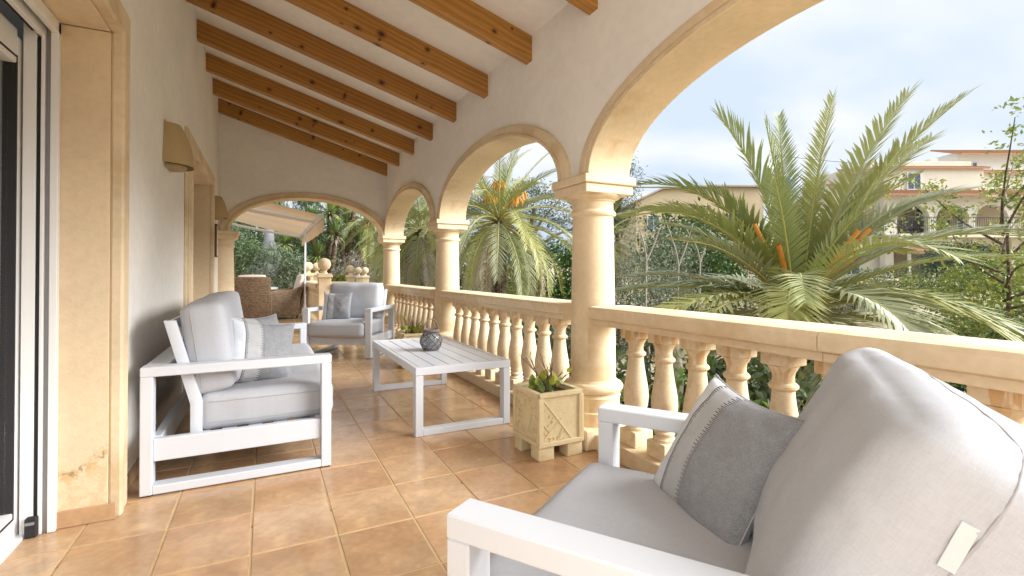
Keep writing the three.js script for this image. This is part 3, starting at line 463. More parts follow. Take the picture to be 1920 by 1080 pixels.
// ---------------------------------------------------------------- planters with half bare plants
function planter(label, pos, turn, seed) {
  const p = thing('planter', label, 'planter', pos, turn, 'carved square planters'), r = rng(seed), S = 0.335, y0 = 0.085, H = 0.325, yc = y0 + H / 2;
  for (let k = 0; k < 4; k++) {
    const a = k * Math.PI / 2, put = (g) => { const q = g.clone(); q.rotateY(a); return q; };
    mesh('side_panel', put(cbox(k % 2 ? S - 0.004 : S - 0.052, H, 0.026, 0.003, 0, yc, S / 2 - 0.025)), M.planter, p);
    const fr = 0.028, f = [cbox(S, fr, 0.014, 0.004, 0, y0 + H - fr / 2 + 0.001, S / 2 - 0.007), cbox(S, fr, 0.0138, 0.004, 0, y0 + fr / 2 - 0.001, S / 2 - 0.007), cbox(fr - 0.004, H - 2 * fr, 0.0136, 0.004, -S / 2 + fr / 2, yc, S / 2 - 0.0072), cbox(fr - 0.004, H - 2 * fr, 0.0136, 0.004, S / 2 - fr / 2, yc, S / 2 - 0.0072)];
    mesh('panel_frame', put(merge(f)), M.planter, p);
    const rel = [], w = S - 0.06, h = H - 0.06, zf = S / 2 - 0.011, bar = (x0, yy0, x1, yy1, t) => { const l = Math.hypot(x1 - x0, yy1 - yy0), g = cbox(l, t, 0.010, 0.003).clone(); g.rotateZ(Math.atan2(yy1 - yy0, x1 - x0)); g.translate((x0 + x1) / 2, yc + (yy0 + yy1) / 2, zf - 0.001); rel.push(g); };
    const leaf = (x, y, an, s) => { const g = new THREE.SphereGeometry(1, 6, 4); g.scale(s, s * 0.42, 0.006); g.rotateZ(an); g.translate(x, yc + y, zf - 0.001); rel.push(boxUV(g)); };
    if (k % 2) { // lozenge in the middle, vine all over
      bar(-w * 0.22, 0, 0, h * 0.4, 0.009); bar(0, h * 0.4, w * 0.22, 0, 0.009); bar(w * 0.22, 0, 0, -h * 0.4, 0.009); bar(0, -h * 0.4, -w * 0.22, 0, 0.009);
      for (let i = 0; i < 90; i++) { const x = (r() - 0.5) * w, y = (r() - 0.5) * h; if (Math.abs(x) / (w * 0.22) + Math.abs(y) / (h * 0.4) > 1.05) leaf(x, y, r() * 6.3, 0.008 + r() * 0.009); }
    } else { // one long diagonal, vine in the corner below it
      bar(-w / 2, h / 2, w * 0.28, -h / 2, 0.011); bar(-w / 2, -h * 0.48, 0.0, h * 0.0, 0.006); bar(-w * 0.1, -h / 2, w * 0.06, -h * 0.16, 0.006); bar(-w / 2, -h * 0.05, -w * 0.3, -h * 0.3, 0.006); bar(-w / 2, h * 0.1, -w * 0.4, h * 0.24, 0.005);
      for (let i = 0; i < 46; i++) { const x = -w / 2 + r() * w * 0.75, y = -h / 2 + r() * h * 0.6; if (x + w / 2 + (y + h / 2) * 0.78 < w * 0.74) leaf(x, y, r() * 6.3, 0.006 + r() * 0.008); }
    }
    mesh('relief', put(merge(rel)), M.planter, p);
  }
  mesh('floor', cbox(S - 0.04, 0.02, S - 0.04, 0.002, 0, y0 + 0.012, 0), M.planter, p);
  for (const [sx, sz] of [[1, 1], [1, -1], [-1, 1], [-1, -1]]) { const s = new THREE.Shape(); [[-0.052, 0], [0.046, 0], [0.052, 0.012], [0.05, 0.084], [-0.05, 0.084]].forEach((q, i) => i ? s.lineTo(...q) : s.moveTo(...q)); s.closePath(); const g = extr(s, 0.088, 0.005); g.translate(0, 0.005, -0.044); g.scale(1, 0.9, 1); mesh('foot', g, M.planter, p, [sx * (S / 2 - 0.062), 0, sz * (S / 2 - 0.062)], [0, sx * sz > 0 ? 0 : Math.PI, 0]); }
  mesh('soil', boxUV((() => { const g = new THREE.PlaneGeometry(S - 0.05, S - 0.05, 12, 12); g.rotateX(-Math.PI / 2); const q = g.attributes.position; for (let i = 0; i < q.count; i++) q.setY(i, (noise3(q.getX(i) * 30, 1, q.getZ(i) * 30 + seed) - 0.5) * 0.02); g.computeVertexNormals(); return g; })()), M.soil, p, [0, y0 + H - 0.035, 0]);
}
const leafMat = (r, g, b, tr = 0.35) => new THREE.MeshPhysicalMaterial({ color: L(r, g, b), roughness: 0.75, transmission: tr, thickness: 0 });
const bigLeaf = (() => { const s = new THREE.Shape(); s.moveTo(0, 0); s.bezierCurveTo(0.5, 0.15, 0.5, 0.7, 0, 1); s.bezierCurveTo(-0.5, 0.7, -0.5, 0.15, 0, 0); const g = new THREE.ShapeGeometry(s, 6), p = g.attributes.position; for (let i = 0; i < p.count; i++) p.setZ(i, Math.abs(p.getX(i)) * 0.45 - p.getY(i) ** 2 * 0.25); g.computeVertexNormals(); return g; })();
const mLeafA = leafMat(0.42, 0.46, 0.06), mLeafB = leafMat(0.20, 0.29, 0.06);
function pottedPlant(label, pos, seed, s = 1) {
  const p = thing('potted_plant', label, 'plant', pos, 0, 'half bare plants in the planters'), r = rng(seed), twigs = [];
  for (let i = 0; i < 11; i++) {
    const a = r() * 6.28, l = (0.12 + r() * 0.14) * s, lean = 0.3 + r() * 0.7, b = [(r() - 0.5) * 0.08, 0, (r() - 0.5) * 0.08], q = t => [b[0] + Math.cos(a + t * 0.4) * l * lean * t, l * t * (1.15 - 0.2 * lean * t), b[2] + Math.sin(a + t * 0.4) * l * lean * t];
    twigs.push(taper([q(0), q(0.35), q(0.7), q(1)], 0.0055, 0.0022, 5, 8));
    const e = q(0.6), f = q(1); twigs.push(taper([e, [e[0] + Math.cos(a + 1.1) * 0.03, e[1] + 0.03, e[2] + Math.sin(a + 1.1) * 0.03], [e[0] + Math.cos(a + 1) * 0.05, e[1] + 0.065, e[2] + Math.sin(a + 1) * 0.05]], 0.003, 0.0015, 4, 5));
    if (i < 2) { const m = mesh('leaf', bigLeaf, mLeafA, p, f, [0.5 * r(), r() * 6.3, 0.4 * (r() - 0.5)]); m.scale.setScalar(0.05 * s); }
  }
  mesh('twigs', merge(twigs), M.twig, p);
  for (let i = 0; i < 26; i++) { const a = 2.2 + (r() - 0.5) * 3.2, d = r() * 0.11, m = mesh('leaf', bigLeaf, r() < 0.72 ? mLeafA : mLeafB, p, [Math.cos(a) * d, 0.005 + r() * 0.075, Math.sin(a) * d], [(r() - 0.5) * 1.4 - 0.3, r() * 6.3, (r() - 0.5) * 1.3]); m.scale.setScalar((0.04 + r() * 0.04) * s); }
}
planter('cream carved planter standing against the nearest column', [1.632, 0, -2.725], 0.02, 5); pottedPlant('half bare plant with yellow green leaves in the planter by the nearest column', [1.632, 0.372, -2.725], 7);
planter('cream carved planter half hidden behind the coffee table', [1.62, 0, -5.90], 0, 9); pottedPlant('twiggy plant with yellow green leaves in the planter behind the coffee table', [1.62, 0.372, -5.90], 13, 1.0);

// ---------------------------------------------------------------- terrace beyond the end arch
{
  const stem = lathe([[0, 1.115], [0.07, 1.115], [0.058, 1.13], [0.046, 1.15], [0.046, 1.165], [0.062, 1.18], [0.0, 1.184]], 20), ball = new THREE.SphereGeometry(0.118, 24, 16).translate(0, 1.29, 0);
  const p0 = thing('ball_post', '', 'post', [0.99, 0, -9.8], 0, 'ball topped balustrade posts');
  mesh('post_shaft', cbox(0.22, 1.04, 0.22, 0.008, 0, 0.52, 0), M.stone, p0); mesh('post_cap', merge([cbox(0.27, 0.05, 0.27, 0.008, 0, 1.066, 0), cbox(0.235, 0.026, 0.235, 0.006, 0, 1.103, 0)]), M.stone, p0); const st = mesh('finial_stem', stem, M.stone, p0); mesh('finial_ball', boxUV(ball), M.stone, st);
  p0.userData.label = 'cream post with large stone ball just behind the far armchair';
  dup(p0, [1.02, 0, -14.05], 0, 'cream ball topped post left of the large one, beside the awning pole');
  dup(p0, [1.30, 0, -14.9], 0, 'cream ball topped post half hidden behind the large one');
  dup(p0, [2.25, -0.06, -15.1], 0, 'cream ball topped post standing alone right of the large one');
  dup(p0, [2.80, -0.10, -17.05], 0, 'left one of the two overlapping small ball posts by the far column');
  dup(p0, [3.10, -0.10, -17.5], 0, 'right one of the two overlapping small ball posts by the far column');
  balustrade('cream balustrade along the dining terrace edge, behind the far armchair arm', [1.0, 0, -9.93], 0, 3.98, 14, [2.0], 0.2);
  balustrade('short cream balustrade behind the far armchair back', [1.115, 0, -9.8], -Math.PI / 2, 1.03, 4, [], 0.14);
  balustrade('low cream balustrade leading from the far posts beside the garden steps', [1.43, -0.06, -14.9], -Math.PI / 2 - 0.15, 0.72, 3, [], 0.14);
}
{ // striped awning over the dining place
  const a = thing('awning', 'beige striped awning hanging over the dining table beyond the end arch', 'awning', [0.85, 0, -12.1]), sl = Math.atan2(0.78, 2.95), len = Math.hypot(0.78, 2.95);
  for (let k = 0; k < 12; k++) { const g = new THREE.PlaneGeometry(len, 5.8 / 12, 14, 1), p = g.attributes.position; for (let i = 0; i < p.count; i++) p.setZ(i, -0.05 * Math.cos(p.getX(i) / len * Math.PI)); g.computeVertexNormals(); g.rotateX(-Math.PI / 2); const m = mesh('fabric_strip', boxUV(g), k % 4 === 1 ? M.awningBand : M.awning, a, [-len / 2 * Math.cos(sl), 2.15 + len / 2 * Math.sin(sl), -2.9 + 5.8 / 12 * (k + 0.5)], [0, 0, -sl]); }
  mesh('front_bar', cbox(0.09, 0.07, 5.85, 0.015, 0.02, 2.13, 0), M.white, a); mesh('roller_case', cbox(0.18, 0.2, 5.95, 0.03, -2.95, 2.98, 0), M.white, a);
  const v = new THREE.Shape(); v.moveTo(-2.9, 0); v.lineTo(2.9, 0); for (let i = 0; i <= 116; i++) { const x = 2.9 - i * 0.05; v.lineTo(x, -0.21 - 0.035 * Math.abs(Math.sin(i * 0.05 * Math.PI / 0.25))); } v.closePath(); const vg = extr(v, 0.004); vg.rotateY(Math.PI / 2); mesh('valance', vg, M.awning, a, [0.065, 2.10, 0]);
  mesh('valance_braid', cbox(0.006, 0.018, 5.8, 0.002, 0.074, 2.085, 0), M.rope, a);
  for (const z of [-2.5, 2.0]) mesh('folding_arm', taper([[-2.9, 2.72, z], [-1.5, 2.38, z - 0.3], [0, 2.10, z]], 0.04, 0.03, 8, 8), M.white, a);
  const p = thing('awning_pole', 'thin white pole standing under the front edge of the awning', 'pole', [0.80, 0, -11.95]); mesh('pole', lathe([[0, 0], [0.02, 0], [0.02, 2.09], [0, 2.09]], 14), M.white, p); mesh('foot_plate', lathe([[0, 0], [0.07, 0], [0.07, 0.012], [0.022, 0.03], [0, 0.03]], 18), M.white, p);
}
function wickerChair(label, pos, turn) {
  const c = thing('wicker_armchair', label, 'chair', pos, turn, 'wicker dining armchairs');
  const back = new THREE.Shape(); [[-0.30, 0.10], [0.30, 0.10], [0.345, 0.6], [0.365, 0.98], [0.34, 1.01], [-0.34, 1.01], [-0.365, 0.98], [-0.345, 0.6]].forEach((q, i) => i ? back.lineTo(...q) : back.moveTo(...q)); back.closePath();
  const bg = extr(back, 0.05, 0.015); mesh('backrest', bg, M.wicker, c, [0, 0.03, -0.315], [-0.24, 0, 0]);
  for (const s of [-1, 1]) { const p = new THREE.Shape(); p.moveTo(-0.30, 0.10); p.lineTo(0.30, 0.10); p.quadraticCurveTo(0.36, 0.4, 0.33, 0.60); p.quadraticCurveTo(0.30, 0.66, 0.2, 0.655); p.quadraticCurveTo(-0.1, 0.64, -0.36, 0.75); p.closePath(); const g = extr(p, 0.05, 0.018); g.rotateY(-Math.PI / 2); mesh('side_panel', g, M.wicker, c, [s * 0.335 + 0.025, 0, 0.02], [0, 0, 0]); mesh('arm_roll', tube([[s * 0.335, 0.66, 0.30], [s * 0.335, 0.672, 0.1], [s * 0.34, 0.69, -0.15], [s * 0.34, 0.76, -0.36]], 0.038, 16, 8), M.wicker, c); for (const z of [-0.26, 0.28]) mesh('leg', cbox(0.045, 0.115, 0.045, 0.006, s * 0.30, 0.0575, z), M.wicker, c); }
  mesh('seat_base', cbox(0.60, 0.26, 0.62, 0.015, 0, 0.235, 0.0), M.wicker, c);
  mesh('seat_cushion', cushionGeo(0.56, 0.10, 0.58, 0.035, [0, 0.02, 0], 2).geo, M.cloth, c, [0, 0.42, 0.02]); mesh('back_cushion', cushionGeo(0.56, 0.56, 0.13, 0.05, [0, 0.01, 0.02], 4, 0.02).geo, M.cloth, c, [0, 0.80, -0.36], [-0.24, 0, 0]);
  return c;
}
wickerChair('brown wicker dining armchair seen from behind through the end arch', [-0.24, 0, -12.55], Math.PI - 0.05);
wickerChair('brown wicker dining armchair seen from the side with pale back cushion', [0.40, 0, -13.35], -Math.PI / 2 + 0.12);
{
  const t = thing('dining_table', 'oval dining table with grey green top and wicker base', 'table', [-0.42, 0, -13.85]);
  const top = new THREE.CylinderGeometry(0.62, 0.62, 0.05, 40); top.scale(1.15, 1, 0.95); mesh('table_top', boxUV(toCreasedNormals(top, 0.5)), M.tabletop, t, [0, 0.735, 0]); const ap = new THREE.CylinderGeometry(0.52, 0.46, 0.14, 32); ap.scale(1.15, 1, 0.95); mesh('apron', boxUV(ap), M.wicker, t, [0, 0.638, 0]); mesh('pedestal', lathe([[0, 0.01], [0.4, 0.01], [0.36, 0.06], [0.2, 0.2], [0.17, 0.4], [0.24, 0.57], [0, 0.57]], 28), M.wicker, t);
}

// ---------------------------------------------------------------- ground
function groundY(x, z) {
  const D = Math.hypot(x - 2, z + 3), yard = sstep(-12.5, -15.5, z) * (1 - sstep(3.4, 7.5, x)), hill = sstep(45, 170, D) * 3.2;
  let y = -2.2 + sstep(9, 28, D) * 2.9 + (fbm3(x * 0.25, 0, z * 0.25, 3) - 0.5) * 0.25; y = lerp(y, -0.14, yard * (1 - sstep(18, 30, D))); return y + hill;
}
{
  const N = 150, P = [], I = [], s = t => Math.sign(t) * (Math.abs(t) * 26 + Math.abs(t) ** 4 * 230);
  for (let j = 0; j <= N; j++) for (let i = 0; i <= N; i++) { const x = 5 + s(-1 + 2 * i / N), z = -8 + s(-1 + 2 * j / N); P.push(x, groundY(x, z), z); }
  for (let j = 0; j < N; j++) for (let i = 0; i < N; i++) { const a = j * (N + 1) + i, b = a + 1, c = a + N + 1, d = c + 1; I.push(a, c, b, b, c, d); }
  const g = new THREE.BufferGeometry(); g.setAttribute('position', new THREE.BufferAttribute(new Float32Array(P), 3)); g.setIndex(I); g.computeVertexNormals();
  tag(mesh('ground', boxUV(g), M.ground), 'garden ground falling away below the terrace', null, null, 'structure');
  const w = mesh('retaining_wall', cbox(0.16, 2.6, 12.6, 0.01, 2.07, -1.305, -2.75), M.wall); tag(w, 'white retaining wall carrying the terrace edge', 'wall');
}

// ---------------------------------------------------------------- foliage
const leafG = (() => { const g = new THREE.BufferGeometry(); g.setAttribute('position', new THREE.BufferAttribute(new Float32Array([0, 0, 0, 0.24, 0.45, 0.10, 0, 0.5, 0, -0.24, 0.45, 0.10, 0, 1, -0.12]), 3)); g.setIndex([0, 1, 2, 0, 2, 3, 2, 1, 4, 2, 4, 3]); g.computeVertexNormals(); return g; })();
const needleG = (() => { const g = leafG.clone(); g.scale(0.4, 1, 0.6); return g; })();
const mLeaf = mat({ color: 0xffffff, roughness: 0.8 });
const mLeafSoft = new THREE.MeshPhysicalMaterial({ color: 0xffffff, roughness: 0.7, transmission: 0.3, thickness: 0 });
function leafCloud(name, parent, blobs, n, size, cols, seed, o = {}) { // leaf-sized faces in clumps spread through each blob
  const r = rng(seed), im = new THREE.InstancedMesh(o.geo ?? leafG, o.mat ?? mLeaf, n); im.name = name; im.castShadow = im.receiveShadow = true; im.userData.kind = 'stuff';
  const tot = blobs.reduce((s, b) => s + b[3] * b[4] + b[4] * b[5] + b[3] * b[5], 0), m = new THREE.Matrix4(), q = new THREE.Quaternion(), e = new THREE.Euler(), v = new THREE.Vector3(), sc = new THREE.Vector3(), col = new THREE.Color(); let k = 0;
  const G = () => (r() + r() + r() - 1.5) * 1.15;
  blobs.forEach((b, bi) => {
    const cnt = bi === blobs.length - 1 ? n - k : Math.round(n * (b[3] * b[4] + b[4] * b[5] + b[3] * b[5]) / tot), per = o.per ?? 26, sp = o.spread ?? 0.26; let c = null, cc = null;
    for (let i = 0; i < cnt && k < n; i++, k++) {
      if (i % per === 0) { const th = r() * 6.283, cz = r() * 2 - 1, s = Math.sqrt(1 - cz * cz), rr = (0.45 + 0.55 * Math.sqrt(r())) * (0.82 + 0.36 * noise3(Math.cos(th) * s * 2 + seed, cz * 2, Math.sin(th) * s * 2)); c = [Math.cos(th) * s * rr, cz * rr, Math.sin(th) * s * rr]; cc = cols[Math.floor(r() * cols.length)]; }
      v.set(b[0] + (c[0] + G() * sp) * b[3], b[1] + (c[1] + G() * sp) * b[4], b[2] + (c[2] + G() * sp) * b[5]);
      if (o.flat) { if (v.y > b[1] + b[4]) v.y = b[1] + b[4] - r() * 0.06; }
      e.set((o.up ? -0.6 : -2) + r() * (o.up ? 1.2 : 4), r() * 6.283, (r() - 0.5) * (o.up ? 1 : 3)); q.setFromEuler(e); const S = size * (0.65 + 0.7 * r()); sc.set(S, S, S); m.compose(v, q, sc); im.setMatrixAt(k, m);
      const f = 0.75 + 0.5 * r(); im.setColorAt(k, col.setRGB(cc[0] * f, cc[1] * f, cc[2] * f * (0.9 + 0.2 * r())));
    }
  });
  parent.add(im); return im;
}
function tree(name, label, [x, z], trunks, blobs, n, size, cols, seed, group, o = {}) { // trunks: point lists relative to the base, blobs likewise
  const y = o.y ?? groundY(x, z) - 0.05, t = thing(name, label, o.cat ?? 'tree', [x, y, z], 0, group);
  trunks.forEach(([pts, r0, r1], i) => mesh(i ? 'branch' : 'trunk', taper(pts, r0, r1, 7, 10), o.bark ?? M.bark, t));
  leafCloud('crown', t, blobs, n, size, cols, seed, o); return t;
}
const GREEN = [[0.088, 0.152, 0.048], [0.12, 0.192, 0.064], [0.072, 0.128, 0.045], [0.152, 0.216, 0.072]], DARK = [[0.048, 0.093, 0.038], [0.067, 0.12, 0.048], [0.088, 0.136, 0.056]], OLIVE = [[0.208, 0.247, 0.169], [0.156, 0.202, 0.137], [0.26, 0.286, 0.208]], LIME = [[0.287, 0.333, 0.063], [0.23, 0.299, 0.069], [0.356, 0.368, 0.081], [0.161, 0.218, 0.057]], YELL = [[0.368, 0.333, 0.069], [0.299, 0.31, 0.081], [0.23, 0.241, 0.069]], CYP = [[0.053, 0.09, 0.039], [0.075, 0.123, 0.051], [0.098, 0.15, 0.06]], GREY = [[0.3, 0.263, 0.237], [0.237, 0.206, 0.188], [0.188, 0.175, 0.138]];
const fork = (h, sp, seed) => { const r = rng(seed), out = [[[[0, 0, 0], [0.05, h * 0.3, 0.03], [0, h * 0.6, 0], [0.05, h * 0.85, 0.05]], 0.04 * h, 0.02 * h]]; for (let i = 0; i < 5; i++) { const a = r() * 6.28, b = h * (0.45 + 0.08 * i); out.push([[[0, b * 0.9, 0], [Math.cos(a) * sp * 0.4, b + h * 0.12, Math.sin(a) * sp * 0.4], [Math.cos(a) * sp * 0.85, b + h * 0.32, Math.sin(a) * sp * 0.85]], 0.018 * h, 0.005 * h]); } return out; };

// trees and shrubs right of the porch
tree('olive_tree', 'grey green olive tree left of the big palm, behind bare stems', [10.77, -11.37], fork(2.9, 1.0, 3), [[0, 3.3, 0, 1.45, 1.25, 1.3], [0.9, 2.6, -0.3, 0.9, 0.9, 0.9], [-0.9, 2.7, 0.2, 0.85, 0.85, 0.9]], 7000, 0.12, OLIVE, 5, null, { geo: needleG });
tree('broadleaf_tree', 'dense dark green tree behind the olive tree', [14.65, -13.88], fork(3.2, 1.3, 9), [[0, 3.2, 0, 1.9, 1.5, 1.7], [1.4, 2.4, 0, 1.2, 1.1, 1.2]], 8000, 0.17, GREEN, 15);
tree('pine_tree', 'tall dark pine beside the near column, in front of the beige house', [17.2, -21.3], fork(6, 1.2, 19), [[0, 5.6, 0, 1.3, 1.7, 1.3], [-0.3, 4.0, 0, 1.2, 1.1, 1.2]], 6000, 0.17, DARK, 25, 'pines', { geo: needleG });
tree('pine_tree', 'wide pine spreading behind the fruiting palm', [10.96, -19.6], [[[[0, 0, 0], [0.2, 1.8, 0], [-0.2, 3.4, 0], [0.1, 4.8, 0]], 0.2, 0.1], [[[0, 2.8, 0], [1.2, 3.6, 0.2], [2.6, 4.0, 0.3]], 0.09, 0.03], [[[0, 3, 0], [-1.2, 3.9, 0.2], [-2.4, 4.2, 0]], 0.09, 0.03], [[[0, 3.6, 0], [0.8, 4.6, 0], [1.6, 5.4, 0]], 0.07, 0.02]], [[0, 5.0, 0, 2.4, 0.9, 1.8], [2.3, 4.2, 0, 1.4, 0.5, 1.2], [-2.2, 4.4, 0, 1.4, 0.55, 1.2], [0.5, 3.0, -0.6, 1.8, 0.5, 1.2]], 9000, 0.17, DARK, 35, 'pines', { geo: needleG });
tree('shrub', 'feathery yellow green shrub right of the fruiting palm trunk', [7.2, -13.73], [[[[0, 0, 0], [0.1, 1, 0], [0, 2, 0]], 0.08, 0.03]], [[0, 2.9, 0, 0.95, 0.62, 0.85], [-0.3, 2.1, 0.2, 0.9, 0.6, 0.8]], 4200, 0.10, YELL, 45, 'garden shrubs', { cat: 'shrub', geo: needleG });
tree('shrub', 'glossy bright green shrub left of the nearest column', [8.62, -13.5], [[[[0, 0, 0], [0.1, 1, 0], [0, 2.4, 0]], 0.09, 0.03]], [[0, 3.2, 0, 0.85, 0.95, 0.8], [-0.2, 2.0, 0.3, 0.9, 0.9, 0.9]], 4200, 0.14, [[0.07, 0.15, 0.02], [0.10, 0.19, 0.03], [0.05, 0.11, 0.02]], 55, 'garden shrubs', { cat: 'shrub' });
function hedge(label, x0, z0, x1, z1, h, w, n, cols, seed) { // clipped box of leaves
  const l = Math.hypot(x1 - x0, z1 - z0), y = Math.min(groundY(x0, z0), groundY(x1, z1)) - 0.1, t = thing('hedge', label, 'hedge', [(x0 + x1) / 2, y, (z0 + z1) / 2], -Math.atan2(z1 - z0, x1 - x0), 'clipped hedges'), H = h - y, b = []; const k = Math.max(2, Math.round(l / 1.1));
  for (let i = 0; i < k; i++) for (let j = 0; j < Math.ceil(H / 0.9); j++) b.push([-l / 2 + l * (i + 0.5) / k, Math.min(H - 0.45, 0.45 + j * 0.9), 0, l / k * 0.62, 0.5, w / 2]);
  mesh('stems', merge(Array.from({ length: k }, (_, i) => taper([[-l / 2 + l * (i + 0.5) / k, 0, 0], [-l / 2 + l * (i + 0.5) / k, H * 0.5, 0.05], [-l / 2 + l * (i + 0.5) / k + 0.1, H * 0.85, 0]], 0.05, 0.02, 5, 4))), M.twig, t).userData.kind = 'stuff';
  leafCloud('foliage', t, b, n, 0.11, cols, seed, { flat: true, per: 14, spread: 0.34 });
}
hedge('clipped dark green hedge between the nearest column and the big palm', 9.6, -14.6, 14.6, -11.6, 0.62, 1.0, 12000, DARK, 65);
hedge('clipped dark green hedge behind the fruiting palm trunk', 4.2, -17.2, 9.4, -14.9, 0.55, 1.0, 10000, GREEN, 66);
hedge('long clipped light green hedge in front of the villa', 16.5, -13.4, 30.0, -6.6, 1.22, 1.2, 20000, [[0.13, 0.17, 0.05], [0.17, 0.21, 0.06], [0.10, 0.14, 0.04]], 67);
tree('shrub', 'rounded dark clipped shrub before the villa ground floor', [29.4, -11.2], [[[[0, 0, 0], [0, 0.5, 0], [0, 1, 0]], 0.1, 0.05]], [[0, 1.05, 0, 1.75, 0.85, 1.4]], 5000, 0.12, [[0.06, 0.095, 0.06], [0.08, 0.12, 0.075]], 75, 'garden shrubs', { cat: 'shrub', per: 10, spread: 0.2, y: 0.62 });
tree('shrub', 'large yellow green shrub at the right edge under the thin tree', [13.4, -4.55], [[[[0, 0, 0], [0.1, 1, 0], [0, 2, 0]], 0.08, 0.03], [[[0.1, 0, 0], [0.7, 1, 0], [1.1, 2, 0]], 0.06, 0.02], [[[0, 0, 0], [-0.7, 1, 0.2], [-1.2, 2, 0]], 0.06, 0.02]], [[0.2, 2.25, 0, 1.7, 1.15, 1.2], [-0.9, 1.5, 0.4, 1.1, 0.9, 1.0], [1.2, 1.7, 0, 1.2, 1.0, 1.0], [0.4, 3.1, 0, 0.9, 0.55, 0.8]], 10000, 0.095, LIME, 85, 'garden shrubs', { cat: 'shrub', mat: mLeafSoft });
tree('shrub', 'dark leafy shrub below the yellow green one at the right edge', [12.2, -3.6], [[[[0, 0, 0], [0.1, 0.7, 0], [0, 1.4, 0]], 0.08, 0.03]], [[0.2, 1.2, 0, 1.9, 1.0, 1.2]], 5500, 0.13, DARK, 86, 'garden shrubs', { cat: 'shrub' });
{ // thin tree at the right edge: wiry branches with sprays of small leaves
  const r = rng(95), b = [], br = [[[[0, 0, 0], [0.1, 1.6, 0.1], [0.0, 2.9, 0.2], [0.25, 4.2, 0.1]], 0.06, 0.022]];
  for (let i = 0; i < 14; i++) { const a = r() * 6.28, y = 2.2 + i * 0.18, l = 0.9 + r() * 1.9, e = [Math.cos(a) * l, y + 0.5 + r() * 1.1, Math.sin(a) * l]; br.push([[[0.05, y, 0.1], [e[0] * 0.45, y + 0.45, e[2] * 0.45], e], 0.028, 0.006]); for (let k = 0; k < 3; k++) { const f = 0.45 + 0.3 * k; b.push([e[0] * f + (r() - 0.5) * 0.4, lerp(y, e[1], f) + (r() - 0.4) * 0.4, e[2] * f + (r() - 0.5) * 0.4, 0.26 + r() * 0.2, 0.16 + r() * 0.16, 0.26 + r() * 0.2]); } }
  tree('thin_tree', 'thin tree with sprays of small yellow green leaves before the villa', [12.45, -4.2], br, b, 3600, 0.08, LIME, 96, null, { mat: mLeafSoft, geo: leafG, per: 16, spread: 0.4 });
}
// shrubs close below the balustrade
[[4.35, -3.95, 2.45, 'bright green shrub seen between the balusters behind the near armchair', [[0.09, 0.17, 0.03], [0.13, 0.22, 0.04], [0.07, 0.13, 0.03]]], [4.95, -3.72, 2.4, 'grey green shrub left of the big palm trunk, behind the balusters', [[0.13, 0.17, 0.09], [0.10, 0.14, 0.07], [0.17, 0.2, 0.12]]], [4.55, -4.9, 2.35, 'dark green shrub beside the nearest column, beyond the balustrade', GREEN], [4.3, -7.0, 2.6, 'dark green shrub behind the middle balustrade', DARK], [4.4, -9.0, 2.65, 'dense green shrub below the fruiting palm', GREEN], [6.9, -2.0, 2.2, 'low bright green shrub right of the big palm trunk', [[0.10, 0.18, 0.03], [0.15, 0.24, 0.05]]], [3.9, -11.2, 2.75, 'fresh green shrub behind the far balustrade', [[0.10, 0.20, 0.03], [0.14, 0.25, 0.05], [0.08, 0.15, 0.03]]]].forEach(([x, z, h, label, cols], i) => tree('shrub', label, [x, z], [[[[0, 0, 0], [0.05, h * 0.4, 0], [0, h * 0.8, 0]], 0.06, 0.02]], [[0, h * 0.62, 0, i < 2 ? 0.6 : 0.95, h * 0.38, i < 2 ? 0.65 : 1.05], [0.1, h * 0.3, 0.1, i < 2 ? 0.65 : 1.0, h * 0.3, i < 2 ? 0.7 : 1.0]], 3600, 0.13, cols, 200 + i, 'garden shrubs', { cat: 'shrub', mat: i < 3 ? mLeafSoft : mLeaf }));
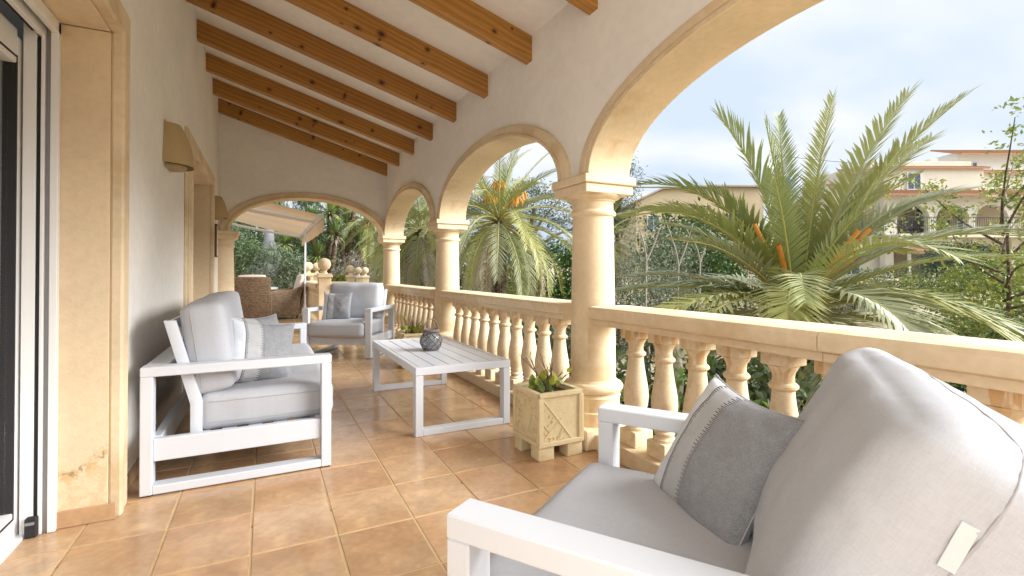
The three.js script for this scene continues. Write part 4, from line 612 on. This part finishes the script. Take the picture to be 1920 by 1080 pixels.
{ // bare pruned tree right behind the balusters, and bare saplings left of the big palm
  const t = thing('bare_tree', 'pale pruned tree with forked bare trunk behind the balusters', 'tree', [4.05, groundY(4.05, -4.1), -4.1]); mesh('trunk', taper([[0, 0, 0], [0.03, 0.8, 0], [-0.02, 1.7, 0]], 0.10, 0.075), M.barkPale, t);
  mesh('branch', taper([[-0.02, 1.66, 0], [-0.12, 1.95, 0], [-0.16, 2.25, 0], [-0.22, 2.45, 0.05]], 0.06, 0.045), M.barkPale, t); mesh('branch', taper([[-0.02, 1.66, 0], [0.10, 1.95, 0.02], [0.1, 2.3, 0.0], [0.06, 2.62, 0]], 0.062, 0.05), M.barkPale, t); mesh('branch', taper([[0.1, 2.3, 0], [0.2, 2.45, 0.05], [0.22, 2.6, 0.05]], 0.045, 0.05), M.barkPale, t);
  [[7.35, -8.1, 0, 'leftmost bare sapling beside the nearest column'], [8.05, -7.9, 0.3, 'second bare sapling from the nearest column'], [8.9, -8.1, 0.6, 'third bare sapling from the nearest column, before the olive tree'], [9.6, -7.35, 0.2, 'forked bare sapling closest to the big palm']].forEach(([x, z, s, label], i) => { const r = rng(300 + i), g = thing('bare_sapling', label, 'sapling', [x, groundY(x, z), z], 0, 'bare saplings'); const H = 3.3 + 0.3 * r(); mesh('trunk', taper([[0, 0, 0], [0.05 - s * 0.1, H * 0.3, 0.04], [0.08 * s, H * 0.65, -0.05], [-0.03 + s * 0.1, H, 0]], 0.03, 0.018, 6, 10), M.barkPale, g); for (const k of [-1, 1]) mesh('branch', taper([[-0.03 + s * 0.1, H - 0.02, 0], [k * 0.12, H + 0.3, 0.05], [k * (0.25 + 0.1 * r()), H + 0.75 + 0.3 * r(), 0.1 * k]], 0.02, 0.008, 5, 6), M.barkPale, g); });
  const f = thing('screen_post', 'teal wrapped post standing below the balustrade by the nearest column', 'post', [4.55, groundY(4.55, -5.15), -5.15]); mesh('wrap', lathe([[0, 0], [0.11, 0], [0.115, 1.2], [0.10, 2.05], [0.03, 2.12], [0, 2.12]], 16), mat({ color: L(0.05, 0.17, 0.18), roughness: 0.6 }), f); mesh('cord', lathe([[0.118, 1.5], [0.122, 1.51], [0.118, 1.52]], 16), M.tag, f);
}

// ---------------------------------------------------------------- palms
const mFrond = (r, g, b) => new THREE.MeshPhysicalMaterial({ color: L(r, g, b), roughness: 0.55, transmission: 0.35, thickness: 0 });
const PALM = [mFrond(0.31, 0.34, 0.11), mFrond(0.27, 0.31, 0.12), mFrond(0.37, 0.37, 0.10), mFrond(0.33, 0.35, 0.19)], DRY = [mat({ color: L(0.40, 0.34, 0.25), roughness: 0.9 }), mat({ color: L(0.46, 0.42, 0.34), roughness: 0.9 })], RACH = mat({ color: L(0.36, 0.34, 0.10), roughness: 0.5 }), RACHDRY = mat({ color: L(0.36, 0.22, 0.08), roughness: 0.8 }), ORANGE = mat({ color: L(0.62, 0.24, 0.035), roughness: 0.6 });
function frondGeo(Lf, th0, droop, N, lmax, r, lift = 0.35, hang = 0.5) { // grows in the x-y plane; th0: first elevation
  const S = 26, pts = [[0, 0]], ang = s => th0 - droop * Math.pow(s, 1.35); for (let i = 1; i <= S; i++) { const a = ang((i - 0.5) / S), q = pts[i - 1]; pts.push([q[0] + Math.cos(a) * Lf / S, q[1] + Math.sin(a) * Lf / S]); }
  const at = s => { const f = clamp(s) * S, i = Math.min(S - 1, Math.floor(f)); return [lerp(pts[i][0], pts[i + 1][0], f - i), lerp(pts[i][1], pts[i + 1][1], f - i)]; };
  const P = [], side = (r() - 0.5) * 0.25;
  for (let k = 0; k < N; k++) for (const sd of [-1, 1]) {
    const s = 0.13 + 0.87 * (k + 0.3 * r()) / N, [x, y] = at(s), a = ang(s), l = lmax * Math.pow(Math.sin(Math.PI * (0.10 + 0.83 * s)), 0.65) * (0.85 + 0.3 * r()), fw = lerp(0.75, 1.25, s) + (r() - 0.5) * 0.25, up = lift * (1 - 0.5 * s) + (r() - 0.5) * 0.22;
    const T = [Math.cos(a), Math.sin(a), 0], B = [-Math.sin(a), Math.cos(a), 0], d = [0, 1, 2].map(c => T[c] * fw + B[c] * up + (c === 2 ? sd * (1 - 0.35 * s) : 0)), dl = Math.hypot(...d), D = d.map(v => v / dl), w = 0.019 * lmax / 0.5 + 0.005;
    const p0 = [x, y, side * s * s * 0.4], p1 = [0, 1, 2].map(c => p0[c] + D[c] * l * 0.5), p2 = [0, 1, 2].map(c => p0[c] + D[c] * l); p1[1] -= l * l * 0.10 * hang; p2[1] -= l * l * 0.55 * hang;
    const W = [T[0] * w, T[1] * w, 0]; const q = (p, f) => [p[0] + W[0] * f, p[1] + W[1] * f, p[2]];
    P.push(...q(p0, -0.6), ...q(p0, 0.6), ...q(p1, 1), ...q(p0, -0.6), ...q(p1, 1), ...q(p1, -1), ...q(p1, -1), ...q(p1, 1), ...p2);
  }
  const g = new THREE.BufferGeometry(); g.setAttribute('position', new THREE.BufferAttribute(new Float32Array(P), 3)); g.computeVertexNormals(); g.setAttribute('uv', new THREE.BufferAttribute(new Float32Array(P.length / 3 * 2), 2));
  const rp = [0, 0.2, 0.45, 0.7, 1].map(s => { const q = at(s); return [q[0], q[1], side * s * s * 0.4]; });
  return [g, taper(rp, 0.032 * Lf / 3, 0.006, 5, 10)];
}
function palm(label, [x, z], heart, Lf, n, trunkR, seed, o = {}) {
  const y0 = groundY(x, z) - 0.1, t = thing('palm_tree', label, 'palm', [x, y0, z], 0, 'date palms'), r = rng(seed), hy = heart - y0;
  const prof = []; for (let i = 0; i <= 10; i++) { const k = i / 10; prof.push([trunkR * (1.12 - 0.25 * k + (k > 0.85 ? 0.5 * (k - 0.85) : 0)), (hy + 0.1) * k]); } prof.push([0, hy + 0.15]);
  const tr = mesh('trunk', lathe(prof, 20, 1), M.bark, t), boots = [], bw = trunkR * 0.42;
  for (let j = 0; j < hy / (bw * 0.62); j++) for (let i = 0; i < 10; i++) { const a = (i + (j % 2) * 0.5) / 10 * 6.283 + r() * 0.1, yy = j * bw * 0.62, k = yy / hy, R = trunkR * (1.12 - 0.25 * k) + 0.005, g = new THREE.ConeGeometry(bw * 0.62, bw * (1.1 + 0.5 * r()), 4, 1); g.scale(1, 1, 0.42); g.rotateX(0.5 + 0.2 * r()); g.translate(0, yy, R); g.rotateY(a); boots.push(g); }
  mesh('leaf_scars', boxUV(merge(boots)), M.bark, tr).userData.kind = 'stuff';
  for (let i = 0; i < n; i++) {
    const k = i / (n - 1), az = i * 2.39996 + r() * 0.3, el = lerp(1.50, o.low ?? -0.45, Math.pow(k, o.pw ?? 0.85)) + (r() - 0.5) * 0.16, dry = k > (o.dry ?? 0.8) && r() < 0.55, lf = Lf * (0.82 + 0.3 * r()) * (k < 0.08 ? 0.85 : 1);
    const [g, rg] = frondGeo(lf, el, (o.droop ?? 0.9) * (0.55 + 0.75 * r()) + (k > 0.6 ? 0.25 : 0) - (k < 0.15 ? 0.35 : 0), o.N ?? 44, (o.lmax ?? 0.52) * (k < 0.12 ? 0.7 : 1), r, o.lift ?? 0.35, dry ? 1.1 : (o.hang ?? 0.5));
    const f = mesh('frond', g, dry ? DRY[i % 2] : PALM[Math.floor(r() * 4)], t, [Math.cos(az) * trunkR * 0.5, hy + 0.25 - 0.35 * k, -Math.sin(az) * trunkR * 0.5], [0, az, 0]); mesh('rachis', rg, dry ? RACHDRY : RACH, f);
  }
  for (const [az, el, dr, l, lm] of o.extra ?? []) { const [g, rg] = frondGeo(l, el, dr, 66, lm ?? 0.72, r, 0.4, 0.5); const f = mesh('frond', g, PALM[Math.floor(r() * 4)], t, [Math.cos(az) * 0.12, hy + 0.2, -Math.sin(az) * 0.12], [0, az, 0]); mesh('rachis', rg, RACH, f); }
  return t;
}
const P1 = palm('big palm just outside the balustrade with upright arching fronds', [6.96, -4.56], 0.52, 2.6, 40, 0.30, 41, { N: 46, lmax: 0.58, droop: 1.05, low: -0.7, pw: 0.7, dry: 0.72, extra: [[2.675, 1.25, 1.5, 3.2], [2.85, 0.98, 1.3, 3.1], [2.3, 1.2, 1.6, 3.0], [2.55, 1.48, 0.55, 3.0], [1.1, 1.5, 0.1, 2.9, 0.42], [2.3, 1.56, 0.2, 2.75, 0.4], [-0.3, 1.45, 0.15, 3.15, 0.45], [-0.467, 1.22, 0.3, 3.5], [-0.62, 1.16, 0.5, 3.6], [-0.3, 1.06, 0.55, 3.5], [-0.467, 0.92, 0.8, 3.1], [-0.1, 0.7, 0.95, 2.6], [-2.04, 0.35, 1.3, 2.4], [-1.5, 0.3, 1.2, 2.6], [-2.6, 0.35, 1.1, 2.6], [-0.6, 0.12, 0.6, 2.6], [-0.9, 0.12, 0.75, 2.6], [2.75, 0.22, 0.4, 2.7], [3.1, 0.15, 0.5, 2.6], [-0.8, 0.75, 1.0, 2.9]] });
{ // cut leaf stalks, orange where they were trimmed
  const y = 0.55 - (groundY(6.96, -4.56) - 0.1); for (const [az, l, e] of [[3.05, 1.25, 1.12], [3.45, 0.95, 1.05], [2.8, 0.8, 0.85], [-0.85, 1.25, 1.0], [-1.1, 1.15, 1.1], [-0.6, 0.9, 0.85], [4.3, 0.5, 1.0]]) mesh('cut_stalk', taper([[Math.cos(az) * 0.15, y + 0.1, -Math.sin(az) * 0.15 * 1], [Math.cos(az) * (0.2 + l * Math.cos(e) * 0.5), y + 0.15 + l * Math.sin(e) * 0.55, -Math.sin(az) * (0.2 + l * Math.cos(e) * 0.5)], [Math.cos(az) * (0.25 + l * Math.cos(e)), y + 0.15 + l * Math.sin(e), -Math.sin(az) * (0.25 + l * Math.cos(e))]], 0.05, 0.032, 7, 8), ORANGE, P1);
}
const P2 = palm('fruiting palm with orange date clusters framed by the middle arch', [5.53, -11.76], 2.45, 2.75, 62, 0.20, 57, { droop: 1.25, low: -0.75, lmax: 0.42, pw: 0.72, dry: 0.85 });
{
  const y = 2.5 - (groundY(5.53, -11.76) - 0.1), r = rng(58);
  for (const [dx, dy, dz] of [[-0.35, 0.62, 0.25], [0.55, 0.78, 0.15], [-0.15, 0.95, 0.3], [0.30, 0.55, 0.4]]) { const s = []; for (let i = 0; i < 46; i++) { const a = r() * 6.28, q = 0.10 + r() * 0.12; s.push(taper([[dx * 0.85, y + dy - 0.05, dz], [dx + Math.cos(a) * q * 0.6, y + dy + 0.10 * r(), dz + Math.sin(a) * q * 0.6], [dx + Math.cos(a) * q, y + dy - 0.10 - 0.14 * r(), dz + Math.sin(a) * q]], 0.006, 0.011, 4, 4)); } const c = mesh('date_cluster', merge(s), mat({ color: L(0.68, 0.30, 0.03), roughness: 0.6 }), P2); c.userData.kind = 'stuff'; mesh('cluster_stalk', taper([[0, y - 0.1, 0], [dx * 0.5, y + dy * 0.6, dz * 0.6], [dx * 0.85, y + dy, dz]], 0.022, 0.014, 5, 6), ORANGE, P2); }
}
palm('palm with drooping fronds filling the farthest side arch', [4.25, -14.6], 2.35, 2.6, 56, 0.24, 71, { droop: 1.3, low: -0.8, lmax: 0.42, pw: 0.7, dry: 0.8 });
palm('shaggy palm with hanging dry fronds right of the yuccas', [3.9, -21.0], 3.2, 2.3, 50, 0.24, 83, { droop: 1.2, low: -1.2, lmax: 0.42, pw: 0.62, dry: 0.5 });
palm('distant palm behind the pine at the nearest column', [12.4, -16.4], 2.3, 2.3, 44, 0.2, 91, { droop: 1.25, low: -0.8, lmax: 0.4, pw: 0.7 });

// ---------------------------------------------------------------- planting beyond the dining terrace
const YUC = [mat({ color: L(0.20, 0.26, 0.07), roughness: 0.5 }), mat({ color: L(0.14, 0.20, 0.06), roughness: 0.5 })];
function rosetteGeo(n, l, r) { const P = []; for (let i = 0; i < n; i++) { const az = r() * 6.283, el = lerp(1.45, -0.5, i / n), ll = l * (0.8 + 0.35 * r()), c = Math.cos(az), s = Math.sin(az), w = 0.028, D = [c * Math.cos(el), Math.sin(el), s * Math.cos(el)], W = [-s * w, 0, c * w], m = D.map(v => v * ll * 0.55), e = D.map(v => v * ll); e[1] -= 0.12 * ll; const q = (p, f) => p.map((v, k) => v + W[k] * f); P.push(...q([0, 0, 0], -0.7), ...q([0, 0, 0], 0.7), ...q(m, 1), ...q([0, 0, 0], -0.7), ...q(m, 1), ...q(m, -1), ...q(m, -1), ...q(m, 1), ...e); } const g = new THREE.BufferGeometry(); g.setAttribute('position', new THREE.BufferAttribute(new Float32Array(P), 3)); g.computeVertexNormals(); g.setAttribute('uv', new THREE.BufferAttribute(new Float32Array(P.length / 3 * 2), 2)); return g; }
function yucca(label, [x, z], heads, seed) { const r = rng(seed), y0 = groundY(x, z) - 0.05, t = thing('yucca_tree', label, 'yucca', [x, y0, z], 0, 'yucca trees'); heads.forEach(([dx, h, dz, l], i) => { mesh(i ? 'branch' : 'trunk', taper([[0, 0, 0], [dx * 0.3, h * 0.4, dz * 0.3], [dx * 0.9, h * 0.8, dz * 0.9], [dx, h, dz]], 0.13, 0.08, 8, 8), M.bark, t); mesh('leaf_rosette', rosetteGeo(110, l, r), YUC[i % 2], t, [dx, h, dz]); mesh('dry_skirt', rosetteGeo(40, l * 0.7, r).rotateX(Math.PI), DRY[0], t, [dx, h - 0.05, dz]); }); }
yucca('low yucca rosette in front of the dark cypress', [0.62, -19.3], [[0, 2.35, 0, 0.62]], 3);
yucca('many headed yucca beside the awning edge', [2.0, -18.8], [[-0.3, 1.9, 0, 0.65], [0.25, 2.7, 0.2, 0.7], [0.1, 3.5, -0.2, 0.7], [-0.5, 3.2, -0.3, 0.65]], 7);
yucca('tall yucca with several heads right of the many headed one', [2.9, -20.2], [[0, 3.3, 0, 0.75], [0.45, 2.5, 0.1, 0.7], [-0.4, 3.9, 0, 0.7], [0.2, 4.3, 0.2, 0.7]], 11);
[[-0.95, -24.2, 5.4, 0.62, 'leftmost cypress behind the awning'], [0.28, -24.6, 5.6, 0.66, 'middle cypress behind the awning'], [1.78, -26.0, 5.9, 0.68, 'rightmost cypress behind the awning edge']].forEach(([x, z, h, w, label], i) => tree('cypress', label, [x, z], [[[[0, 0, 0], [0, h * 0.4, 0], [0, h * 0.8, 0]], 0.16, 0.05]], [0.12, 0.3, 0.5, 0.7, 0.88].map(f => [0, h * f, 0, w * (f > 0.8 ? 0.7 : 1), h * 0.17, w * (f > 0.8 ? 0.7 : 1)]), 9000, 0.16, CYP, 400 + i, 'cypresses', { geo: needleG, up: true, per: 12, spread: 0.2 }));
tree('shrub', 'large grey green oleander left of the dining chairs', [-0.9, -17.9], fork(1.8, 0.7, 4), [[0, 1.4, 0, 1.0, 1.05, 0.9], [0.2, 2.1, 0, 0.75, 0.6, 0.7], [-0.9, 1.6, 0, 0.9, 1.3, 0.9]], 7500, 0.15, [[0.10, 0.15, 0.06], [0.13, 0.18, 0.08], [0.08, 0.12, 0.05]], 421, 'garden shrubs', { cat: 'shrub', geo: needleG });
tree('shrub', 'pale leafed oleander behind the dining table', [0.35, -18.2], fork(1.4, 0.6, 5), [[-0.1, 1.25, 0, 0.85, 0.95, 0.8], [0.7, 0.9, 0, 0.7, 0.85, 0.7]], 6500, 0.14, [[0.17, 0.22, 0.12], [0.13, 0.18, 0.09], [0.21, 0.25, 0.15]], 422, 'garden shrubs', { cat: 'shrub', geo: needleG });
tree('shrub', 'brownish twiggy shrub behind the ball topped posts', [3.05, -19.0], fork(1.5, 0.7, 6), [[0, 1.15, 0, 1.0, 0.75, 0.8], [-0.6, 0.8, 0.1, 0.8, 0.7, 0.8]], 5200, 0.10, GREY, 423, 'garden shrubs', { cat: 'shrub', geo: needleG });
tree('shrub', 'yellow green shrub low between the ball topped posts', [1.95, -16.0], [[[[0, 0, 0], [0, 0.4, 0], [0, 0.7, 0]], 0.04, 0.02]], [[0, 0.85, 0, 0.5, 0.35, 0.4]], 1400, 0.12, [[0.34, 0.34, 0.05], [0.24, 0.28, 0.05]], 424, 'garden shrubs', { cat: 'shrub' });
tree('shrub', 'tall green thicket filling the back of the garden behind the yuccas', [3.6, -24.5], fork(3, 1.4, 8), [[0, 2.2, 0, 2.4, 2.2, 1.4], [2.6, 2.0, 0.4, 2.0, 2.0, 1.4], [-1.8, 1.8, 0.4, 1.5, 1.9, 1.0]], 14000, 0.18, GREEN, 425, 'garden shrubs', { cat: 'shrub' });
tree('shrub', 'wide dark thicket behind the drooping palm', [7.2, -21.5], fork(2.6, 1.4, 9), [[0, 1.8, 0, 2.4, 1.9, 1.4], [3, 1.7, 0.4, 2.2, 1.8, 1.4]], 11000, 0.18, DARK, 426, 'garden shrubs', { cat: 'shrub' });
tree('shrub', 'tall green thicket behind the dark cypresses', [-2.2, -27.5], fork(3, 1.4, 10), [[0, 2.0, 0, 2.6, 2.2, 1.2], [3.6, 1.6, 0, 2.4, 1.8, 1.2]], 12000, 0.19, GREEN, 427, 'garden shrubs', { cat: 'shrub' });
{
  const b = thing('barbecue', 'pale rendered barbecue with conical hood behind the dining table', 'barbecue', [0.12, -0.14, -20.1]); mesh('hood', lathe([[0, 1.1], [0.75, 1.1], [0.72, 1.3], [0.5, 1.75], [0.28, 2.1], [0.17, 2.45], [0.16, 3.0], [0, 3.0]], 24, 0.4), mat({ color: L(0.30, 0.295, 0.32), roughness: 0.9, bumpMap: tPlasterB, bumpScale: 0.01 }), b); mesh('hearth', cbox(1.5, 1.1, 1.2, 0.03, 0, 0.55, 0), M.wall, b); mesh('chimney_cap', lathe([[0, 3.06], [0.2, 3.06], [0.22, 3.12], [0, 3.25]], 20), M.wall, b);
}

// ---------------------------------------------------------------- houses across the garden
const VW = mat({ color: L(0.84, 0.82, 0.73), map: tPlaster, roughness: 0.9 }), VT = mat({ color: L(0.50, 0.30, 0.18), roughness: 0.85, bumpMap: tRoofB, bumpScale: 0.02 }), VG = mat({ color: L(0.10, 0.13, 0.16), roughness: 0.12 }), VB = mat({ color: L(0.02, 0.02, 0.022), roughness: 0.5 }), VS = mat({ color: L(0.42, 0.36, 0.30), roughness: 0.8 }), VI = mat({ color: L(0.62, 0.54, 0.42), roughness: 0.9 });
function roofTiles(w, d, slope, pitch = 0.24) { // rows of half round tiles running down the slope
  const gs = []; const n = Math.round(w / pitch); for (let i = 0; i < n; i++) { const g = new THREE.CylinderGeometry(pitch * 0.36, pitch * 0.40, d, 6, 1, true, -Math.PI / 2, Math.PI); g.rotateX(Math.PI / 2 + slope); g.translate(-w / 2 + pitch * (i + 0.5), 0.03, 0); gs.push(g); } return boxUV(merge(gs));
}
function tiledRoof(parent, x, y, z, w, d, slope) { const r = mesh('roof', cbox(w, 0.10, d, 0.01), VT, parent, [x, y, z], [slope, 0, 0]); const t = mesh('roof_tiles', roofTiles(w, d, 0), VT, r, [0, 0.05, 0]); t.userData.kind = 'stuff'; return r; }
function win(parent, x, y, z, w, h, shutters) { const f = mesh('window', merge([cbox(0.06, h, 0.08, 0.005, x - w / 2 + 0.03, y, z), cbox(0.06, h, 0.08, 0.005, x + w / 2 - 0.03, y, z), cbox(w - 0.12, 0.06, 0.08, 0.005, x, y + h / 2 - 0.03, z), cbox(w - 0.12, 0.06, 0.08, 0.005, x, y - h / 2 + 0.03, z), cbox(0.05, h - 0.12, 0.07, 0.005, x, y, z)]), M.white, parent); mesh('pane', cbox(w - 0.12, h - 0.12, 0.02, 0.002, x, y, z - 0.01), VG, f); if (shutters) for (const s of [-1, 1]) mesh('shutter', cbox(w * 0.48, h, 0.05, 0.005, x + s * w * 0.76, y, z + 0.03), shutters, f); return f; }
{
  const v = thing('villa', 'large cream villa with arched balcony loggia beyond the garden hedge', 'villa', [37.75, 0.6, -14.57], -YAW), B = -0.6; // heights below are above sea level of the terrace
  const Y = y => y + B;
  // loggia front with three arches
  const s = new THREE.Shape(); s.moveTo(-4.3, Y(3.40)); s.lineTo(9, Y(3.40)); s.lineTo(9, Y(5.78)); s.lineTo(-4.3, Y(5.78)); s.closePath();
  for (const c of [-2.55, -0.13, 2.28, 4.7, 7.1]) { const h = new THREE.Path(); h.moveTo(c - 0.97, Y(3.46)); h.lineTo(c + 0.97, Y(3.46)); h.lineTo(c + 0.97, Y(4.45)); for (let i = 1; i <= 20; i++) { const t = Math.PI * i / 20; h.lineTo(c + 0.97 * Math.cos(t), Y(4.45) + 0.83 * Math.sin(t)); } h.closePath(); s.holes.push(h); }
  const fg = extr(s, 0.35); mesh('loggia_front', fg, VW, v, [0, 0, -0.35]);
  for (const c of [-2.55, -0.13, 2.28]) { const a = archGeo(0.97, 0.83, 24); mesh('archivolt', a, VW, v, [c, Y(4.452), 0]); }
  mesh('loggia_back_wall', cbox(13.3, 2.4, 0.2, 0.01, 2.35, Y(4.60), -2.6), VI, v); mesh('loggia_ceiling', cbox(13.3, 0.12, 2.2, 0.01, 2.35, Y(5.74), -1.46), VW, v); mesh('loggia_side', cbox(0.3, 2.3, 2.1, 0.01, -4.14, Y(4.55), -1.42), VW, v);
  win(v, -2.3, Y(4.5), -2.46, 1.1, 2.0); win(v, 0.2, Y(4.5), -2.46, 1.2, 2.0, VS); win(v, 3.0, Y(4.5), -2.46, 1.3, 2.0);
  mesh('balcony_slab', cbox(13.6, 0.22, 1.5, 0.02, 2.6, Y(3.29), 0.35), VW, v); mesh('balcony_floor', cbox(13.3, 0.1, 2.4, 0.01, 2.35, Y(3.33), -1.5), VI, v);
  const bars = []; for (let i = 0; i < 100; i++) bars.push(cbox(0.016, 0.92, 0.016, 0.001, -3.95 + i * 0.13, Y(3.9), 1.0)); const rb = mesh('railing_bars', merge(bars), VB, v); rb.userData.kind = 'stuff'; mesh('hand_rail', cbox(13.1, 0.045, 0.05, 0.005, 2.5, Y(4.39), 1.0), VB, v); for (const x of [-4.0, -1.2, 1.85, 3.4, 5.5, 8]) mesh('rail_post', cbox(0.06, 1.0, 0.06, 0.005, x, Y(3.9), 1.0), VB, v);
  tiledRoof(v, 2.3, Y(6.02), -0.15, 13.6, 1.6, 0.30);
  // upper storey, set back
  mesh('upper_wall', cbox(6.4, 2.2, 5, 0.02, -0.3, Y(6.75), -3.6), VW, v); tiledRoof(v, -0.3, Y(7.83), -1.3, 6.9, 0.8, 0.28); mesh('roof_terrace', cbox(6.6, 0.5, 5, 0.02, -0.6, Y(8.05), -4.2), VW, v); mesh('upper_wall', cbox(6.0, 1.9, 5, 0.02, 6.2, Y(6.7), -4.2), VW, v); tiledRoof(v, 6.2, Y(7.7), -1.9, 6.3, 0.9, 0.28);
  win(v, -1.6, Y(6.9), -1.06, 0.9, 1.1);
  // left wing
  mesh('wing_wall', cbox(3.1, 6.3, 5, 0.02, -5.45, Y(3.3), -3.2), VW, v); tiledRoof(v, -5.4, Y(6.55), -0.75, 3.4, 1.0, 0.30); mesh('wing_parapet', cbox(2.6, 1.0, 4, 0.02, -4.8, Y(7.0), -3.4), VW, v); tiledRoof(v, -4.7, Y(7.6), -1.2, 2.8, 0.8, 0.28);
  win(v, -5.6, Y(4.4), -0.66, 1.1, 1.5, VS); win(v, -5.9, Y(1.75), -0.66, 1.1, 1.6); 
  // ground floor
  mesh('ground_wall', cbox(13.3, 2.6, 0.25, 0.02, 2.35, Y(1.9), -2.4), VI, v); win(v, -2.9, Y(1.6), -2.24, 1.2, 1.9); win(v, 0.1, Y(1.55), -2.24, 0.9, 1.9); win(v, 3.0, Y(1.55), -2.24, 1.1, 1.9);
  for (const x of [-4.1, -1.15, 1.0, 3.6, 6.4]) mesh('pier', cbox(x === -1.15 ? 0.95 : 0.5, 2.6, 0.5, 0.02, x, Y(1.88), -0.1), VW, v);
  mesh('porch_beam', cbox(13.3, 0.42, 0.4, 0.02, 2.35, Y(2.96), -0.2), VW, v); mesh('door_frame', merge([cbox(0.14, 1.5, 0.14, 0.01, -3.4, Y(1.5), 0.75), cbox(0.14, 1.5, 0.14, 0.01, -2.0, Y(1.5), 0.75), cbox(1.54, 0.14, 0.14, 0.01, -2.7, Y(2.3), 0.75)]), VW, v);
  tiledRoof(v, -2.6, Y(2.62), 0.75, 1.9, 1.5, 0.32); mesh('chimney', cbox(0.5, 1.1, 0.5, 0.02, 1.6, Y(8.3), -3.5), VW, v);
}
{ // dark furniture on the villa's balcony
  const mk = (name, label, X, Z, turn, chair) => { const c = Math.cos(YAW), s = Math.sin(YAW), t = thing(name, label, chair ? 'chair' : 'table', [37.75 + X * c - Z * s, 3.38, -14.57 + X * s + Z * c], turn - YAW, chair ? 'dark balcony chairs' : 'dark balcony tables'); if (chair) { mesh('seat', cbox(0.5, 0.08, 0.5, 0.02, 0, 0.42, 0), VB, t); mesh('backrest', cbox(0.5, 0.5, 0.06, 0.02, 0, 0.68, -0.24), VB, t); for (const a of [-1, 1]) for (const b of [-1, 1]) mesh('leg', cbox(0.05, 0.38, 0.05, 0.005, a * 0.2, 0.19, b * 0.2), VB, t); } else { mesh('table_top', cbox(1.3, 0.05, 0.8, 0.01, 0, 0.72, 0), VB, t); for (const a of [-1, 1]) for (const b of [-1, 1]) mesh('leg', cbox(0.06, 0.695, 0.06, 0.005, a * 0.55, 0.3475, b * 0.3), VB, t); } };
  mk('balcony_table', 'dark table under the left arch of the villa balcony', -2.6, -1.3, 0, false); mk('balcony_table', 'dark table under the second arch of the villa balcony', -0.2, -1.2, 0, false);
  mk('balcony_chair', 'leftmost dark chair under the left arch of the villa balcony', -3.15, -0.62, Math.PI, true); mk('balcony_chair', 'middle dark chair under the left arch of the villa balcony', -2.55, -0.6, Math.PI, true); mk('balcony_chair', 'rightmost dark chair under the left arch of the villa balcony', -1.95, -0.62, Math.PI, true); mk('balcony_chair', 'dark chair under the second arch of the villa balcony', -0.3, -0.55, Math.PI - 0.3, true);
}
{
  const h = thing('beige_house', 'plain beige house with low sloping roof far behind the palm', 'house', [30.0, 0.9, -29.5], -YAW);
  const s = new THREE.Shape(); [[-3.4, 0], [7, 0], [7, 7.1], [3.0, 7.15], [-1.2, 6.95], [-3.4, 5.9]].forEach((q, i) => i ? s.lineTo(...q) : s.moveTo(...q)); s.closePath(); mesh('wall', extr(s, 7), mat({ color: L(0.66, 0.55, 0.38), map: tPlaster, roughness: 0.9 }), h, [0, 0, -7]);
  const rs = new THREE.Shape(); [[-3.7, 5.78], [-1.25, 6.97], [3.0, 7.17], [7.2, 7.12], [7.2, 7.24], [3.0, 7.30], [-1.3, 7.10], [-3.75, 5.92]].forEach((q, i) => i ? rs.lineTo(...q) : rs.moveTo(...q)); rs.closePath(); mesh('roof', extr(rs, 7.5), VS, h, [0, 0, -7.2]);
  win(h, -2.0, 4.2, 0.03, 1.0, 1.3); win(h, 1.6, 4.4, 0.03, 1.0, 1.3); win(h, 4.6, 4.4, 0.03, 1.0, 1.3);
}
{
  const h = thing('white_house', 'white house with red tiled roof at the right edge above the villa', 'house', [52.0, 1.5, -17.5], -YAW); mesh('wall', cbox(9, 9.2, 6, 0.02, 1.5, 4.6, -3), mat({ color: L(0.80, 0.80, 0.80), roughness: 0.9 }), h); tiledRoof(h, 1.5, 9.35, -0.6, 9.8, 3.0, 0.32); win(h, -1.8, 8.0, 0.03, 0.8, 0.8);
  const m = thing('lattice_mast', 'slim lattice mast rising behind the upright fronds of the palm', 'mast', [39.1, 0.8, -27.2]); const gs = []; for (const [x, z] of [[-0.12, -0.12], [0.12, -0.12], [0, 0.12]]) mesh('mast_leg', cbox(0.035, 10.6, 0.035, 0.004, x, 5.3, z), VB, m); for (let i = 0; i < 34; i++) { const y = 3 + i * 0.22, g = cbox(0.28, 0.028, 0.028, 0.003).clone(); g.rotateZ(i % 2 ? 0.7 : -0.7); g.translate(0, y, -0.12); gs.push(g); gs.push(cbox(0.24, 0.028, 0.028, 0.003, 0, y + 0.1, -0.12)); } mesh('mast_bracing', merge(gs), VB, m).userData.kind = 'stuff'; mesh('aerial_dish', lathe([[0, 0], [0.3, 0.06], [0.32, 0.09], [0, 0.03]], 18).rotateX(1.3), M.white, m, [-0.9, 9.3, 0]);
  const b = thing('water_tank', 'blue rooftop tank peeking between the palm fronds', 'tank', [39.4, 1.0, -26.5]); mesh('tank', lathe([[0, 6.9], [0.5, 6.9], [0.52, 7.0], [0.52, 7.9], [0.4, 8.05], [0, 8.1]], 20), mat({ color: L(0.10, 0.22, 0.50), roughness: 0.5 }), b); for (const [x, z] of [[0.35, 0.35], [-0.35, 0.35], [0.35, -0.35], [-0.35, -0.35]]) mesh('stand_leg', cbox(0.08, 6.92, 0.08, 0.01, x, 3.46, z), M.alu, b);
  const w = thing('overhead_cable', 'thin cable crossing the sky behind the palm', 'cable', [46, 0, -22]); mesh('cable', tube([[-8, 11.0, -5], [0, 10.5, -2], [9, 10.6, 2], [20, 11.4, 6]], 0.02, 30, 4), VB, w);
}
renderer.render(scene, camera);
